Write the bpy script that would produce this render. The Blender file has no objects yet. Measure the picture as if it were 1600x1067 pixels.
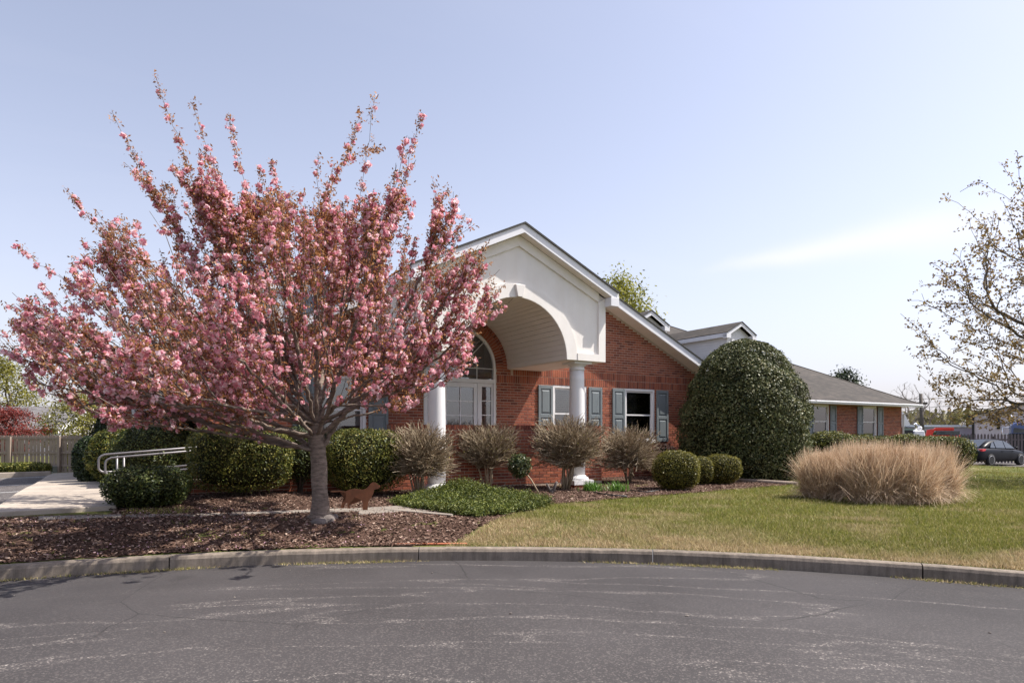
import bpy, bmesh, math, random
import numpy as np
from mathutils import Vector, Matrix
random.seed(7); rng = np.random.default_rng(11)
R = math.radians
sc = bpy.context.scene
col = sc.collection

# ------------------------------------------------------------------ camera, sky, sun, exposure
F, CX, HY, HC = 1030.0, 800.0, 676.0, 1.45       # focal length (photo px), centre column, horizon row, eye height
cd = bpy.data.cameras.new('camera'); cam = bpy.data.objects.new('camera', cd); col.objects.link(cam)
cam.location = (0, 0, HC); cam.rotation_euler = (R(90), 0, 0)
cd.sensor_width = 36; cd.lens = F/1600*36; cd.shift_y = (HY-533.5)/1600
cd.clip_start = .05; cd.clip_end = 3000
sc.camera = cam
SUN_EL, SUN_AZ = 55.5, 6.5                        # elevation; azimuth measured from +X towards +Y
w = bpy.data.worlds.new('World'); sc.world = w; w.use_nodes = True
nt = w.node_tree; N = nt.nodes; L = nt.links
bg = N['Background']
sky = N.new('ShaderNodeTexSky'); sky.sky_type = 'NISHITA'; sky.sun_disc = False
sky.sun_elevation = R(SUN_EL); sky.sun_rotation = R(90-SUN_AZ)
sky.air_density = 1.0; sky.dust_density = 1.6; sky.ozone_density = 3.0; sky.altitude = 0
hs = N.new('ShaderNodeHueSaturation'); hs.inputs['Saturation'].default_value = .62; hs.inputs['Value'].default_value = 1.12
tn = N.new('ShaderNodeMixRGB'); tn.blend_type = 'MULTIPLY'; tn.inputs[0].default_value = 1; tn.inputs[2].default_value = (1.05, .955, 1.03, 1)
L.new(sky.outputs[0], tn.inputs[1]); L.new(tn.outputs[0], hs.inputs['Color'])
# thin cirrus: noise on the view direction, stretched along one axis of the dome
tc = N.new('ShaderNodeTexCoord')
sx = N.new('ShaderNodeSeparateXYZ'); L.new(tc.outputs['Generated'], sx.inputs[0])
def wm(op, a, b=None, clamp=False):
    n = N.new('ShaderNodeMath'); n.operation = op; n.use_clamp = clamp
    for i, v in enumerate((a, b)):
        if v is None: continue
        if isinstance(v, (int, float)): n.inputs[i].default_value = v
        else: L.new(v, n.inputs[i])
    return n.outputs[0]
zz = wm('ADD', sx.outputs[2], .12)
pu = wm('DIVIDE', sx.outputs[0], zz); pv = wm('DIVIDE', sx.outputs[1], zz)
cb = N.new('ShaderNodeCombineXYZ')
L.new(wm('ADD', wm('MULTIPLY', pu, .18), wm('MULTIPLY', pv, .10)), cb.inputs[0])
L.new(wm('SUBTRACT', wm('MULTIPLY', pv, .9), wm('MULTIPLY', pu, .42)), cb.inputs[1])
nz = N.new('ShaderNodeTexNoise'); nz.inputs['Scale'].default_value = 1.3; nz.inputs['Detail'].default_value = 6; nz.inputs['Distortion'].default_value = .5
L.new(cb.outputs[0], nz.inputs['Vector'])
wisp = wm('MULTIPLY', wm('MAXIMUM', wm('SUBTRACT', nz.outputs[0], .52), 0.0), 1.3, True)
# one denser streak of cirrus: an elongated soft bank on the dome
dirv = N.new('ShaderNodeVectorMath'); dirv.operation = 'NORMALIZE'; L.new(tc.outputs['Generated'], dirv.inputs[0])
def dotc(v):
    n = N.new('ShaderNodeVectorMath'); n.operation = 'DOT_PRODUCT'; L.new(dirv.outputs[0], n.inputs[0]); n.inputs[1].default_value = v; return n.outputs['Value']
pa = Vector(((1120-CX)/F, 1, (HY-420)/F)).normalized(); pb = Vector(((1500-CX)/F, 1, (HY-352)/F)).normalized()
cen = (pa+pb).normalized(); ax = (pb-pa).normalized(); nn = cen.cross(ax).normalized()
nz2 = N.new('ShaderNodeTexNoise'); nz2.inputs['Scale'].default_value = 7; nz2.inputs['Detail'].default_value = 5; L.new(dirv.outputs[0], nz2.inputs['Vector'])
wob = wm('MULTIPLY', wm('SUBTRACT', nz2.outputs[0], .5), .03)
al = dotc(tuple(ax)); ac = wm('ADD', dotc(tuple(nn)), wob)
wid = wm('ADD', wm('MULTIPLY', al, .065), .016)                 # widens to the right
wid = wm('MAXIMUM', wid, .003)
q = wm('DIVIDE', ac, wid); q2 = wm('MULTIPLY', q, q)
ends = wm('MULTIPLY', wm('SMOOTH_MIN', wm('MULTIPLY', wm('ADD', al, .17), 9.0), 1.0), 1.0, True)
end2 = wm('SUBTRACT', 1.0, wm('MULTIPLY', wm('SUBTRACT', al, .10), 5.0), True)
streak = wm('MULTIPLY', wm('MULTIPLY', wm('POWER', 2.718, wm('MULTIPLY', q2, -1.0)), ends), wm('MULTIPLY', end2, .60))
cmask = wm('ADD', wm('MULTIPLY', wm('MULTIPLY', wisp, .42), wm('MULTIPLY', wm('SUBTRACT', sx.outputs[2], .12), 4.0, True)), streak, True)
# pale haze low on the dome, the same all round
hz_f = wm('MULTIPLY', wm('POWER', wm('SUBTRACT', 1.0, wm('ABSOLUTE', sx.outputs[2])), 5.0), .72)
hzm = N.new('ShaderNodeMixRGB'); L.new(hz_f, hzm.inputs[0]); L.new(hs.outputs[0], hzm.inputs[1]); hzm.inputs[2].default_value = (4.15, 4.02, 4.42, 1)
mx = N.new('ShaderNodeMixRGB'); L.new(cmask, mx.inputs[0]); L.new(hzm.outputs[0], mx.inputs[1]); mx.inputs[2].default_value = (5.6, 5.5, 5.7, 1)
L.new(mx.outputs[0], bg.inputs[0])
bg.inputs[1].default_value = .118
sd = bpy.data.lights.new('sun', 'SUN'); sd.energy = 5.0; sd.angle = R(.53); sd.color = (1, .945, .865)
sun = bpy.data.objects.new('sun', sd); col.objects.link(sun)
sv = Vector((math.cos(R(SUN_AZ))*math.cos(R(SUN_EL)), math.sin(R(SUN_AZ))*math.cos(R(SUN_EL)), math.sin(R(SUN_EL))))
sun.rotation_euler = sv.to_track_quat('Z', 'Y').to_euler(); sun.location = (8, 8, 20)
vs = sc.view_settings; vs.view_transform = 'Standard'; vs.look = 'None'; vs.exposure = 0.72; vs.gamma = 1
sc.render.resolution_x = 1024; sc.render.resolution_y = 682

# ------------------------------------------------------------------ helpers
def P(x, y, Z): return Vector(((x-CX)/F*Z, Z, HC-(y-HY)/F*Z))
TH = R(31.0); CT, ST = math.cos(TH), math.sin(TH); BO = (1.98, 17.9)         # building frame: t along the front, n towards the road
def W(t, n): return (BO[0]+CT*t+ST*n, BO[1]+ST*t-CT*n)
def FC(x, n):
    u = (x-CX)/F; ox, oy = BO[0]+ST*n, BO[1]-CT*n
    t = (u*oy-ox)/(CT-u*ST); return W(t, n)
CCX, CCY, CR = -.41, -3.44, 10.93                                             # turning circle: kerb face radius
ctrl = [(*W(-9.1, 2.2), .38), (*W(-9.6, 0), .38), (*W(-11, 1.2), .36), (*W(-6.9, 2.2), .29), (*W(-5.4, 2.3), .24), (*W(-3.8, 1.6), .26),
        (*W(-1.95, 2.3), .2), (*W(1, 1.5), .2), (*W(4, 1.9), .2), (*W(5.1, 0), .2), (*W(10, -3), .1), (*W(16, -3), 0), (*W(22.5, -3), -.1),
        (6.9, 12, .17), (9.5, 12, .13), (12, 14, .1), (16, 19, 0), (22, 28, -.25), (26, 36, -.36), (30, 42, -.42), (45, 60, -.4), (3, 10, .2), (0, 9.6, .24),
        (-2.6, 9, .27), (-2, 9.6, .28), (-5.9, 8.7, .33), (-8, 12, .34), (-11.6, 17, .3), (-9, 9.5, .25), (-13, 12, .2), (-16, 18, .05), (-20, 28, -.24), (-30, 30, -.25),
        (-100, 60, -.4), (0, 120, -.4), (110, 60, -.4), (20, 8, .05), (-20, 6, .1), (-8, 28, 0), (6, 45, -.3), (60, 10, -.2), (-60, 5, -.2)]
ctrl = np.array(ctrl)
def zga(X, Y):
    X = np.asarray(X, float); Y = np.asarray(Y, float)
    num = np.zeros_like(X); den = np.zeros_like(X)
    for cx, cy, cz in ctrl:
        wt = 1/((X-cx)**2+(Y-cy)**2+.8)**1.6; num += wt*cz; den += wt
    zi = num/den
    d = np.hypot(X-CCX, Y-CCY)-CR-.16
    s = np.clip(d/1.3, 0, 1); s = s*s*(3-2*s)
    return .134+(zi-.134)*s
def zg(x, y): return float(zga(np.array([x]), np.array([y]))[0])
def G(x, y):
    z = .2
    for _ in range(30):
        Z = (HC-z)*F/(y-HY); p = P(x, y, Z); z = .5*z+.5*zg(p.x, p.y)
    return Vector((p.x, p.y, zg(p.x, p.y)))

def tag(o, label=None, cat=None, group=None, kind=None):
    if label: o['label'] = label
    if cat: o['category'] = cat
    if group: o['group'] = group
    if kind: o['kind'] = kind
    return o
def empty(name, loc=(0, 0, 0), rz=0, label=None, cat=None, group=None):
    o = bpy.data.objects.new(name, None); col.objects.link(o); o.location = loc; o.rotation_euler = (0, 0, rz); o.empty_display_size = .1
    return tag(o, label, cat, group)
def link(name, me, mat, parent=None, loc=None):
    o = bpy.data.objects.new(name, me); col.objects.link(o)
    if mat is not None and not me.materials: me.materials.append(mat)
    if parent is not None: o.parent = parent
    if loc is not None: o.location = loc
    return o
def np_mesh(name, V, faces, k, mat, parent=None, smooth=False):
    V = np.ascontiguousarray(V, np.float32).reshape(-1, 3); Fa = np.ascontiguousarray(faces, np.int32).reshape(-1, k)
    me = bpy.data.meshes.new(name); me.vertices.add(len(V)); me.vertices.foreach_set('co', V.ravel())
    me.loops.add(Fa.size); me.loops.foreach_set('vertex_index', Fa.ravel())
    me.polygons.add(len(Fa)); me.polygons.foreach_set('loop_start', np.arange(0, Fa.size, k, dtype=np.int32))
    try: me.polygons.foreach_set('loop_total', np.full(len(Fa), k, np.int32))
    except Exception: pass
    if smooth: me.polygons.foreach_set('use_smooth', np.ones(len(Fa), bool))
    me.update(calc_edges=True); me.validate()
    return link(name, me, mat, parent)
class MB:
    def __init__(s): s.v = []; s.f = []; s.sm = []
    def add(s, vs, fs, smooth=False):
        b = len(s.v); s.v += [tuple(v) for v in vs]; s.f += [tuple(i+b for i in f) for f in fs]; s.sm += [smooth]*len(fs); return s
    def box(s, x0, x1, y0, y1, z0, z1):
        v = [(x, y, z) for z in (z0, z1) for y in (y0, y1) for x in (x0, x1)]
        return s.add(v, [(0, 2, 3, 1), (4, 5, 7, 6), (0, 1, 5, 4), (2, 6, 7, 3), (0, 4, 6, 2), (1, 3, 7, 5)])
    def prism(s, pts, d, mp):                       # pts: 2-D polygon, d=(d0,d1), mp(a,b,d)->xyz
        n = len(pts); v = [mp(a, b, d[0]) for a, b in pts]+[mp(a, b, d[1]) for a, b in pts]
        f = [tuple(range(n))[::-1], tuple(range(n, 2*n))]+[(i, (i+1) % n, n+(i+1) % n, n+i) for i in range(n)]
        return s.add(v, f)
    def hexa(s, b, t):                               # 4 bottom + 4 top points
        return s.add(list(b)+list(t), [(3, 2, 1, 0), (4, 5, 6, 7)]+[(i, (i+1) % 4, 4+(i+1) % 4, 4+i) for i in range(4)])
    def tube(s, pts, r, k=8, cap=True):
        pts = [Vector(p) for p in pts]; n = len(pts); rs = r if isinstance(r, (list, tuple)) else [r]*n
        vs = []; ref = None
        for i, p in enumerate(pts):
            d = (pts[min(i+1, n-1)]-pts[max(i-1, 0)]).normalized()
            if ref is None: ref = Vector((0, 0, 1)) if abs(d.z) < .9 else Vector((1, 0, 0))
            a = d.cross(ref).normalized(); b = a.cross(d).normalized(); ref = b
            for j in range(k):
                an = 2*math.pi*j/k; vs.append(p+(a*math.cos(an)+b*math.sin(an))*rs[i])
        fs = [(i*k+j, i*k+(j+1) % k, (i+1)*k+(j+1) % k, (i+1)*k+j) for i in range(n-1) for j in range(k)]
        s.add(vs, fs, True)
        if cap:
            b = len(s.v)-n*k; s.f += [tuple(range(b+k-1, b-1, -1)), tuple(range(b+(n-1)*k, b+n*k))]; s.sm += [False, False]
        return s
    def lathe(s, prof, k=24, c=(0, 0)):
        vs = [(c[0]+r*math.cos(2*math.pi*j/k), c[1]+r*math.sin(2*math.pi*j/k), z) for r, z in prof for j in range(k)]; n = len(prof)
        fs = [(i*k+j, i*k+(j+1) % k, (i+1)*k+(j+1) % k, (i+1)*k+j) for i in range(n-1) for j in range(k)]
        s.add(vs, fs, True); b = len(s.v)-n*k
        s.f += [tuple(range(b+k-1, b-1, -1)), tuple(range(b+(n-1)*k, b+n*k))]; s.sm += [False, False]; return s
    def mesh(s, name):
        me = bpy.data.meshes.new(name); me.from_pydata(s.v, [], s.f); me.polygons.foreach_set('use_smooth', s.sm); me.update(); return me
    def build(s, name, mat, parent=None, loc=None, bevel=0):
        o = link(name, s.mesh(name), mat, parent, loc)
        if bevel:
            m = o.modifiers.new('bevel', 'BEVEL'); m.width = bevel; m.segments = 2; m.limit_method = 'ANGLE'; m.angle_limit = R(40)
        return o

# ------------------------------------------------------------------ materials
MATS = {}
def new_mat(name):
    m = bpy.data.materials.new(name); m.use_nodes = True; MATS[name] = m
    return m, m.node_tree.nodes, m.node_tree.links, m.node_tree.nodes['Principled BSDF']
def ramp(n, stops):
    r = n.new('ShaderNodeValToRGB'); e = r.color_ramp.elements
    while len(e) < len(stops): e.new(.5)
    for el, (p, c) in zip(e, stops): el.position = p; el.color = (*c, 1)
    return r
def coords(n, l, scale=(1, 1, 1), kind='Object'):
    t = n.new('ShaderNodeTexCoord'); m = n.new('ShaderNodeMapping'); m.inputs['Scale'].default_value = scale; l.new(t.outputs[kind], m.inputs[0]); return m.outputs[0]
def noise(n, l, vec, scale, detail=4, rough=.55, dist=0):
    t = n.new('ShaderNodeTexNoise'); t.inputs['Scale'].default_value = scale; t.inputs['Detail'].default_value = detail
    t.inputs['Roughness'].default_value = rough; t.inputs['Distortion'].default_value = dist
    if vec is not None: l.new(vec, t.inputs['Vector'])
    return t.outputs[0]
def mixc(n, l, fac, a, b, mode='MIX'):
    m = n.new('ShaderNodeMixRGB'); m.blend_type = mode
    for i, v in enumerate((fac, a, b)):
        if hasattr(v, 'is_output'): l.new(v, m.inputs[i])
        elif isinstance(v, (int, float)): m.inputs[i].default_value = v
        else: m.inputs[i].default_value = (*v, 1)
    return m.outputs[0]
def bump(n, l, b, h, strength, dist):
    x = n.new('ShaderNodeBump'); x.inputs['Strength'].default_value = strength; x.inputs['Distance'].default_value = dist
    l.new(h, x.inputs['Height']); l.new(x.outputs[0], b.inputs['Normal'])
def plain(name, c, rough=.6, var=.18, scale=6, metal=0, bmp=0, bscale=60, spec=.5, space='Object', stretch=(1, 1, 1)):
    m, n, l, b = new_mat(name); b.inputs['Roughness'].default_value = rough; b.inputs['Metallic'].default_value = metal; b.inputs['Specular IOR Level'].default_value = spec
    v = coords(n, l, stretch, space); f = noise(n, l, v, scale, 6, .6)
    r = ramp(n, [(.25, [x*(1-var) for x in c]), (.75, [min(1, x*(1+var)) for x in c])]); l.new(f, r.inputs[0]); l.new(r.outputs[0], b.inputs['Base Color'])
    if bmp: bump(n, l, b, noise(n, l, v, bscale, 4), bmp, .01)
    return m
def leafy(name, stops, rough=.45, trans=.3, tint=None, spec=.4, big=None):
    m, n, l, b = new_mat(name); g = n.new('ShaderNodeNewGeometry'); r = ramp(n, stops); l.new(g.outputs['Random Per Island'], r.inputs[0])
    c = r.outputs[0]
    if big:                                              # slow change of tone through the plant (old and new growth)
        f = noise(n, l, coords(n, l), big, 2); hv = n.new('ShaderNodeHueSaturation'); mm = n.new('ShaderNodeMapRange')
        mm.inputs[1].default_value = .3; mm.inputs[2].default_value = .7; mm.inputs[3].default_value = .7; mm.inputs[4].default_value = 1.3
        l.new(f, mm.inputs[0]); l.new(mm.outputs[0], hv.inputs['Value']); l.new(c, hv.inputs['Color']); c = hv.outputs[0]
    l.new(c, b.inputs['Base Color']); b.inputs['Roughness'].default_value = rough; b.inputs['Specular IOR Level'].default_value = spec
    if trans:
        t = n.new('ShaderNodeBsdfTranslucent'); l.new(c, t.inputs[0])
        x = n.new('ShaderNodeMixShader'); x.inputs[0].default_value = trans; l.new(b.outputs[0], x.inputs[1]); l.new(t.outputs[0], x.inputs[2])
        l.new(x.outputs[0], n['Material Output'].inputs[0])
    return m
def brick_mat(name, a, b_, c):
    m, n, l, b = new_mat(name); g = n.new('ShaderNodeNewGeometry'); oi = n.new('ShaderNodeObjectInfo')
    ad = n.new('ShaderNodeMath'); ad.operation = 'ADD'; l.new(g.outputs['Random Per Island'], ad.inputs[0]); l.new(oi.outputs['Random'], ad.inputs[1])
    fr = n.new('ShaderNodeMath'); fr.operation = 'FRACT'; l.new(ad.outputs[0], fr.inputs[0])
    r = ramp(n, [(0, a), (.5, b_), (.9, c), (1, [x*.6 for x in a])]); l.new(fr.outputs[0], r.inputs[0])
    t = n.new('ShaderNodeTexCoord'); mp = n.new('ShaderNodeVectorMath'); mp.operation = 'ADD'; l.new(t.outputs['Object'], mp.inputs[0]); l.new(oi.outputs['Location'], mp.inputs[1])
    f = noise(n, l, mp.outputs[0], 9, 6, .7); f2 = noise(n, l, mp.outputs[0], .8, 3)
    cc = mixc(n, l, .35, r.outputs[0], f, 'OVERLAY'); cc = mixc(n, l, .3, cc, f2, 'OVERLAY')
    l.new(cc, b.inputs['Base Color']); b.inputs['Roughness'].default_value = .85; b.inputs['Specular IOR Level'].default_value = .25
    bump(n, l, b, noise(n, l, mp.outputs[0], 90, 3), .35, .004); return m
M_brick = brick_mat('brick', (.255, .078, .044), (.335, .108, .060), (.18, .053, .036))
M_mortar = plain('mortar', (.48, .38, .30), .9, .15, 4, bmp=.3)
M_white = plain('white_paint', (.74, .73, .73), .45, .04, 3)
M_fascia = plain('white_fascia', (.72, .72, .75), .4, .04, 2)
M_stucco = plain('stucco', (.80, .765, .73), .9, .09, .9, bmp=.25, bscale=140)
def _streak(m, amt, sc_):
    n, l = m.node_tree.nodes, m.node_tree.links; b = n['Principled BSDF']; src = b.inputs['Base Color'].links[0].from_socket
    f = noise(n, l, coords(n, l, (1, 1, .1)), sc_, 5, .65); r = ramp(n, [(.38, (.40, .38, .36)), (.62, (.52, .52, .52))]); l.new(f, r.inputs[0]); l.new(mixc(n, l, amt, src, r.outputs[0], 'OVERLAY'), b.inputs['Base Color'])
_streak(M_stucco, .4, 5); _streak(M_white, .35, 8); _streak(M_fascia, .35, 6)
M_soffit = plain('soffit_vinyl', (.78, .71, .64), .6, .04, 2)
M_vault = plain('vault_vinyl', (.74, .68, .62), .55, .04, 2)
M_siding = plain('siding', (.66, .65, .66), .5, .04, 2)
M_shutter = plain('shutter_paint', (.165, .19, .20), .5, .08, 4)
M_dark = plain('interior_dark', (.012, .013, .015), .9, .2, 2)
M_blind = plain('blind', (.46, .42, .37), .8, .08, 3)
M_blindg = plain('blind_grey', (.30, .30, .32), .8, .08, 3)  # plain grey blinds; one front window has cream ones instead
def glass(name, tint):
    m, n, l, b = new_mat(name); n.remove(b)
    tr = n.new('ShaderNodeBsdfTransparent'); tr.inputs[0].default_value = (*tint, 1); gl = n.new('ShaderNodeBsdfGlossy'); gl.inputs['Roughness'].default_value = .02
    fr = n.new('ShaderNodeFresnel'); fr.inputs[0].default_value = 1.5
    ad = n.new('ShaderNodeMath'); ad.operation = 'ADD'; l.new(fr.outputs[0], ad.inputs[0]); ad.inputs[1].default_value = .12
    x = n.new('ShaderNodeMixShader'); l.new(ad.outputs[0], x.inputs[0]); l.new(tr.outputs[0], x.inputs[1]); l.new(gl.outputs[0], x.inputs[2]); l.new(x.outputs[0], n['Material Output'].inputs[0]); return m
M_glass = glass('glass', (.62, .64, .66))
def shingle_mat(name, c):
    m, n, l, b = new_mat(name); v = coords(n, l)
    br = n.new('ShaderNodeTexBrick'); br.inputs['Scale'].default_value = 1; br.inputs['Brick Width'].default_value = .32; br.inputs['Row Height'].default_value = .14
    br.inputs['Mortar Size'].default_value = .006; br.inputs['Mortar Smooth'].default_value = .3; br.inputs['Bias'].default_value = 0
    br.inputs['Color1'].default_value = (*[x*.72 for x in c], 1); br.inputs['Color2'].default_value = (*[x*1.3 for x in c], 1); br.inputs['Mortar'].default_value = (*[x*.35 for x in c], 1)
    sp = n.new('ShaderNodeSeparateXYZ'); l.new(v, sp.inputs[0]); cb = n.new('ShaderNodeCombineXYZ')
    ax = n.new('ShaderNodeMath'); ax.operation = 'ADD'; l.new(sp.outputs[0], ax.inputs[0]); l.new(sp.outputs[1], ax.inputs[1]); l.new(ax.outputs[0], cb.inputs[0])
    zs = n.new('ShaderNodeMath'); zs.operation = 'MULTIPLY'; zs.inputs[1].default_value = 2.2; l.new(sp.outputs[2], zs.inputs[0]); l.new(zs.outputs[0], cb.inputs[1]); l.new(cb.outputs[0], br.inputs['Vector'])
    f = noise(n, l, coords(n, l, (.5, .5, 2)), 1.1, 6, .65); f3 = noise(n, l, v, 40, 3, .7); f4 = noise(n, l, coords(n, l, (1, 1, 7)), 2.2, 4, .7)
    cc = mixc(n, l, .9, br.outputs[0], f, 'OVERLAY'); cc = mixc(n, l, .6, cc, f3, 'OVERLAY'); cc = mixc(n, l, .85, cc, f4, 'OVERLAY'); l.new(cc, b.inputs['Base Color']); b.inputs['Roughness'].default_value = .9
    bump(n, l, b, br.outputs['Fac'], -.5, .01); return m
M_shingle = shingle_mat('shingle', (.042, .034, .028))
M_shingle2 = shingle_mat('shingle_grey', (.15, .14, .14))
M_edge = plain('roof_edge', (.035, .033, .032), .8)
def concrete(name, c, sc_=3, streaks=0):
    m, n, l, b = new_mat(name); v = coords(n, l)
    f = noise(n, l, v, sc_, 7, .65); f2 = noise(n, l, v, 90, 3, .8); f3 = noise(n, l, v, .7, 3)
    r = ramp(n, [(.25, [x*.62 for x in c]), (.5, c), (.8, [min(1, x*1.2) for x in c])]); l.new(f, r.inputs[0])
    cc = mixc(n, l, .35, r.outputs[0], f2, 'OVERLAY'); cc = mixc(n, l, .3, cc, f3, 'OVERLAY')
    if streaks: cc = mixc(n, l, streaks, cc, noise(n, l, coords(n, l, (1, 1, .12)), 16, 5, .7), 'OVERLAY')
    l.new(cc, b.inputs['Base Color']); b.inputs['Roughness'].default_value = .9
    bump(n, l, b, f2, .4, .006); return m
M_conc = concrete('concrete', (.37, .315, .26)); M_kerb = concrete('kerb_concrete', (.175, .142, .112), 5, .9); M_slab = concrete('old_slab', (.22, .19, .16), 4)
def asphalt(name, polar=True):
    m, n, l, b = new_mat(name); v = coords(n, l)
    if polar:
        # concentric wear: coordinates along the radius of the turning circle and round it
        sp = n.new('ShaderNodeSeparateXYZ'); l.new(v, sp.inputs[0])
        def mm(op, a, b_=None):
            x = n.new('ShaderNodeMath'); x.operation = op
            for i, q_ in enumerate((a, b_)):
                if q_ is None: continue
                if isinstance(q_, (int, float)): x.inputs[i].default_value = q_
                else: l.new(q_, x.inputs[i])
            return x.outputs[0]
        X = mm('SUBTRACT', sp.outputs[0], CCX); Y = mm('SUBTRACT', sp.outputs[1], CCY)
        r_ = mm('SQRT', mm('ADD', mm('MULTIPLY', X, X), mm('MULTIPLY', Y, Y))); an = mm('ARCTAN2', Y, X)
        cb = n.new('ShaderNodeCombineXYZ'); l.new(mm('MULTIPLY', r_, 1.0), cb.inputs[0]); l.new(mm('MULTIPLY', an, 1.6), cb.inputs[1])
        s1 = noise(n, l, cb.outputs[0], 1.5, 5, .5, .25)
        rr = ramp(n, [(.482, (0, 0, 0)), (.50, (1, 1, 1)), (.518, (0, 0, 0))]); l.new(s1, rr.inputs[0]); streak = rr.outputs[0]
        cb2 = n.new('ShaderNodeCombineXYZ'); l.new(mm('MULTIPLY', r_, 1.3), cb2.inputs[0]); l.new(mm('MULTIPLY', an, 2.4), cb2.inputs[1]); cb2.inputs[2].default_value = 3.3
        s2 = noise(n, l, cb2.outputs[0], 1.0, 5, .6, .8)
        rr2 = ramp(n, [(.55, (0, 0, 0)), (.72, (1, 1, 1))]); l.new(s2, rr2.inputs[0])
        near = mm('SUBTRACT', 1.0, mm('DIVIDE', mm('SUBTRACT', r_, 5.5), 4.2)); nc = n.new('ShaderNodeMath'); nc.operation = 'MULTIPLY'; nc.use_clamp = True; l.new(near, nc.inputs[0]); nc.inputs[1].default_value = 1.0
        worn = mm('ADD', mm('MULTIPLY', streak, .45), mm('MULTIPLY', rr2.outputs[0], .06)); worn = mm('ADD', worn, mm('MULTIPLY', nc.outputs[0], .26))
    else:
        worn = noise(n, l, v, .8, 4)
    f = noise(n, l, v, 130, 3, .75); vo = n.new('ShaderNodeTexVoronoi'); vo.inputs['Scale'].default_value = 95; l.new(v, vo.inputs['Vector'])
    br = n.new('ShaderNodeSeparateColor'); l.new(vo.outputs['Color'], br.inputs[0])
    st = ramp(n, [(.72, (0, 0, 0)), (.80, (1, 1, 1))]); l.new(br.outputs[0], st.inputs[0])
    base = ramp(n, [(.3, (.030, .0265, .027)), (.7, (.054, .0485, .049))]); l.new(noise(n, l, v, .6, 5), base.inputs[0])
    stone = ramp(n, [(0, (.14, .12, .115)), (.6, (.30, .26, .235)), (1, (.48, .43, .39))]); l.new(br.outputs[1], stone.inputs[0])
    mm2 = n.new('ShaderNodeMath'); mm2.operation = 'MULTIPLY'; mm2.use_clamp = True
    ad = n.new('ShaderNodeMath'); ad.operation = 'ADD'
    if hasattr(worn, 'is_output'): l.new(worn, ad.inputs[0])
    ad.inputs[1].default_value = .05
    l.new(ad.outputs[0], mm2.inputs[0]); l.new(st.outputs[0], mm2.inputs[1])
    wm2 = n.new('ShaderNodeMath'); wm2.operation = 'MULTIPLY'; wm2.use_clamp = True; l.new(worn, wm2.inputs[0]); wm2.inputs[1].default_value = .42
    cc = mixc(n, l, wm2.outputs[0], base.outputs[0], (.135, .12, .113)); cc = mixc(n, l, mm2.outputs[0], cc, stone.outputs[0]); cc = mixc(n, l, .4, cc, f, 'OVERLAY')
    # hairline cracks and a few dark oil spots
    dv_ = n.new('ShaderNodeMixRGB'); dv_.inputs[0].default_value = .12; l.new(v, dv_.inputs[1]); nc_ = n.new('ShaderNodeTexNoise'); nc_.inputs['Scale'].default_value = 1.6; nc_.inputs['Detail'].default_value = 6; l.new(v, nc_.inputs['Vector']); l.new(nc_.outputs['Color'], dv_.inputs[2])
    vc = n.new('ShaderNodeTexVoronoi'); vc.feature = 'DISTANCE_TO_EDGE'; vc.inputs['Scale'].default_value = .55; l.new(dv_.outputs[0], vc.inputs['Vector'])
    rc = ramp(n, [(0, (1, 1, 1)), (.0012, (1, 1, 1)), (.0028, (0, 0, 0))]); l.new(vc.outputs['Distance'], rc.inputs[0])
    rm_ = ramp(n, [(.50, (0, 0, 0)), (.56, (.8, .8, .8))]); l.new(noise(n, l, v, .5, 3), rm_.inputs[0]); mk = mixc(n, l, 1.0, rc.outputs[0], rm_.outputs[0], 'MULTIPLY'); cc = mixc(n, l, mk, cc, (.012, .011, .011))
    ro = ramp(n, [(.66, (0, 0, 0)), (.74, (.45, .45, .45))]); l.new(noise(n, l, v, 1.3, 3), ro.inputs[0]); cc = mixc(n, l, ro.outputs[0], cc, (.022, .020, .020))
    l.new(cc, b.inputs['Base Color']); b.inputs['Roughness'].default_value = .82; b.inputs['Specular IOR Level'].default_value = .35
    bump(n, l, b, f, .7, .006); return m
M_asph = asphalt('asphalt'); M_asph2 = asphalt('asphalt_lot', False)
def ground_mat():
    m, n, l, b = new_mat('lawn_soil'); v = coords(n, l)
    f = noise(n, l, v, .55, 5, .6); f2 = noise(n, l, v, 22, 4, .7)
    r = ramp(n, [(.35, (.075, .090, .022)), (.55, (.11, .115, .035)), (.72, (.24, .185, .10))]); l.new(f, r.inputs[0])
    l.new(mixc(n, l, .6, r.outputs[0], f2, 'OVERLAY'), b.inputs['Base Color']); b.inputs['Roughness'].default_value = .95; b.inputs['Specular IOR Level'].default_value = .1
    bump(n, l, b, f2, .6, .03); return m
M_ground = ground_mat()
def blade_mat():
    m, n, l, b = new_mat('grass_blade'); g = n.new('ShaderNodeNewGeometry'); v = coords(n, l)
    gr = ramp(n, [(0, (.10, .125, .016)), (.6, (.205, .215, .036)), (1, (.32, .295, .08))]); l.new(g.outputs['Random Per Island'], gr.inputs[0])
    dr = ramp(n, [(0, (.33, .24, .125)), (1, (.60, .47, .29))]); l.new(g.outputs['Random Per Island'], dr.inputs[0])
    at = n.new('ShaderNodeAttribute'); at.attribute_name = 'dry'
    c = mixc(n, l, at.outputs['Fac'], gr.outputs[0], dr.outputs[0]); l.new(c, b.inputs['Base Color']); b.inputs['Roughness'].default_value = .6; b.inputs['Specular IOR Level'].default_value = .3
    t = n.new('ShaderNodeBsdfTranslucent'); l.new(c, t.inputs[0]); x = n.new('ShaderNodeMixShader'); x.inputs[0].default_value = .35
    l.new(b.outputs[0], x.inputs[1]); l.new(t.outputs[0], x.inputs[2]); l.new(x.outputs[0], n['Material Output'].inputs[0]); return m
M_blade = blade_mat()
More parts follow.
